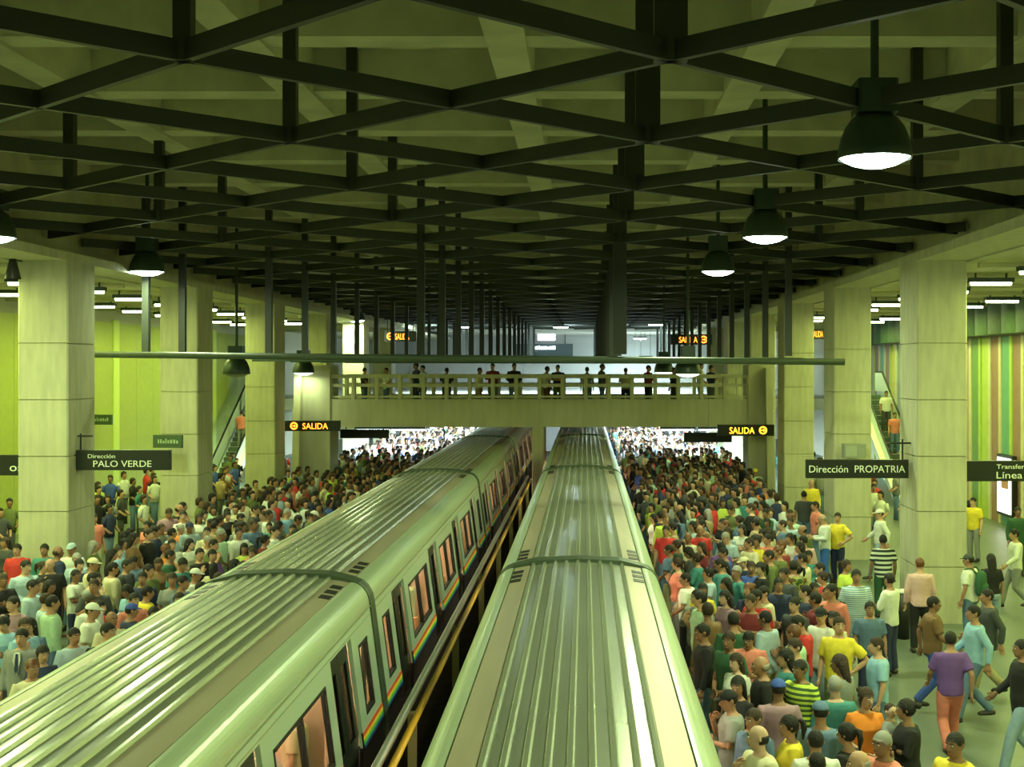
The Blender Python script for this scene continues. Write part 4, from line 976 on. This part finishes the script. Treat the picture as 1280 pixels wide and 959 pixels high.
fm = [CM(c) for c in pal] + [CM('denim blue'), CM('charcoal'), HCOL['black'], HCOL['brown'], SKIN[0], SKIN[1], SKIN[2]]; n_ = len(pal)
for x, y, f, where in cand[limit:]:
    far_body(fc, x, y, R(f), 1.68+rnd.gauss(0, .06), rnd.randrange(n_), n_+rnd.randrange(2), n_+2+rnd.randrange(2), n_+4+rnd.randrange(3))
tag(mk('crowd', fc, fm, None, True), 'dense crowd of far passengers packed along both platforms towards the concourse', 'crowd', kind='stuff')
# things people hold or wear
def backpack(x, y, z, rz, m, label):
    t = tag(empty('backpack', (x, y, z), rz), label, 'bag')
    mb = MB().rings([(0,.13,.07,0,0),(.06,.16,.09,0,0),(.25,.16,.095,0,0),(.40,.13,.08,0,0),(.45,.07,.04,0,0)], 12); mk('pack', mb, m, t, True)
    mk('pocket', MB().rings([(.04,.10,.04,0,.075),(.10,.12,.055,0,.075),(.20,.11,.05,0,.075),(.23,.06,.02,0,.075)], 10), m, t, True)
    for s in (-1, 1): mk('strap', MB().tube([(s*.09,-.05,.40), (s*.10,-.14,.50), (s*.11,-.26,.47), (s*.11,-.30,.30)], .018, 6), m, t, True)
x, y = bypix(1212, 693, 1.72); f = R(FACE['la']); backpack(x-math.sin(f)*.225, y+math.cos(f)*.225, .98, f, CM('dark green'), 'dark green backpack on the person in white T-shirt and jeans')
x, y = bypix(1020, 741, 1.72); f = R(FACE['left']); backpack(x-math.sin(f)*.245, y+math.cos(f)*.245, .98, f, CM('black'), 'black backpack on the person in maroon jacket')
# baby held by the person in orange
x, y = bypix(1081, 860, 1.64)
bb = MB(); bb.rings([(0,.07,.06,0,0),(.08,.09,.075,0,0),(.20,.085,.07,0,0),(.27,.06,.05,0,0),(.29,.035,.035,0,0)], 12)
bb.ball((0,-.005,.375), (.062,.070,.075), 14); bb.ball((0,-.07,.365), (.012,.012,.012), 8)
for s in (1, -1):
    bb.tube([(s*.075,0,.24), (s*.12,-.04,.17), (s*.10,-.10,.14)], [.036,.030,.022], 8); bb.tube([(s*.05,-.02,.05), (s*.07,-.14,.04), (s*.07,-.18,-.06), (s*.07,-.22,-.07)], [.048,.042,.032,.022], 8); bb.ball((s*.066,.0,.37), (.012,.018,.022), 8)
bme = remesh(bb, 'baby_body', .011, [SKIN[3], EYEW, DARKF, LIPM], 2)
bx_ = MB()
for s in (1, -1):
    bx_.ball((s*.024,-.066,.385), .007, 8, 2)
    for j in range(4): bx_.tube([(s*.10-.012+.008*j,-.105,.14), (s*.10-.012+.008*j,-.135,.135)], [.006,.004], 5, 0)
    bx_.tube([(s*.085,-.10,.145), (s*.075,-.12,.155)], [.006,.004], 5, 0)
bx_.tube([(-.014,-.068,.340), (.014,-.068,.340)], .005, 5, 3); join_extra(bme, bx_)
ba = link('baby', bme, None, (x+.24, y-.20, 1.06), R(25))
tag(ba, 'baby in pale grey clothes held by the person in orange', 'baby')
rm = MB().rings([(-.01,.085,.075,0,0),(.08,.103,.088,0,0),(.20,.098,.083,0,0),(.268,.07,.06,0,0)], 12)
for s in (1, -1): rm.tube([(s*.06,0,.245), (s*.12,-.035,.175), (s*.108,-.08,.15)], [.046,.040,.034], 8); rm.tube([(s*.05,-.02,.05), (s*.07,-.14,.04), (s*.07,-.175,-.04)], [.058,.052,.044], 8)
o = link('romper', remesh(rm, 'romper', .012, [CM('pale blue')], 2), ba); setm(o, CM('grey'))
hb = MB().ball((0,.01,.388), (.066,.072,.072), 14); hb.v = [(a, b, max(c, .405 if b < -.03 else .36)) for a, b, c in hb.v]
mk('hair', hb, HCOL['brown'], ba, True)
# suit details
x, y = bypix(28, 786, 1.72); f = R(FACE['rc'])
suit = [o for o in bpy.data.objects if o.get('label', '').startswith('person in grey suit')][0]
mk('shirt_front', MB().add([(-.035,-.139,1.45),(.035,-.139,1.45),(.05,-.152,1.36),(0,-.157,1.16),(-.05,-.152,1.36),(-.03,-.10,1.45),(.03,-.10,1.45),(.04,-.11,1.36),(0,-.11,1.16),(-.04,-.11,1.36)], [(0,1,2,3,4)[::-1],(5,6,7,8,9),(0,1,6,5),(1,2,7,6),(2,3,8,7),(3,4,9,8),(4,0,5,9)]), CM('white'), suit, loc=(0, -.024, 0))
mk('tie', MB().add([(-.014,-.148,1.44),(.014,-.148,1.44),(.024,-.166,1.22),(0,-.166,1.18),(-.024,-.166,1.22),(-.012,-.14,1.44),(.012,-.14,1.44),(.02,-.15,1.22),(0,-.15,1.18),(-.02,-.15,1.22)], [(4,3,2,1,0),(5,6,7,8,9),(0,1,6,5),(1,2,7,6),(2,3,8,7),(3,4,9,8),(4,0,5,9)]), CM('navy'), suit, loc=(0, -.024, 0))
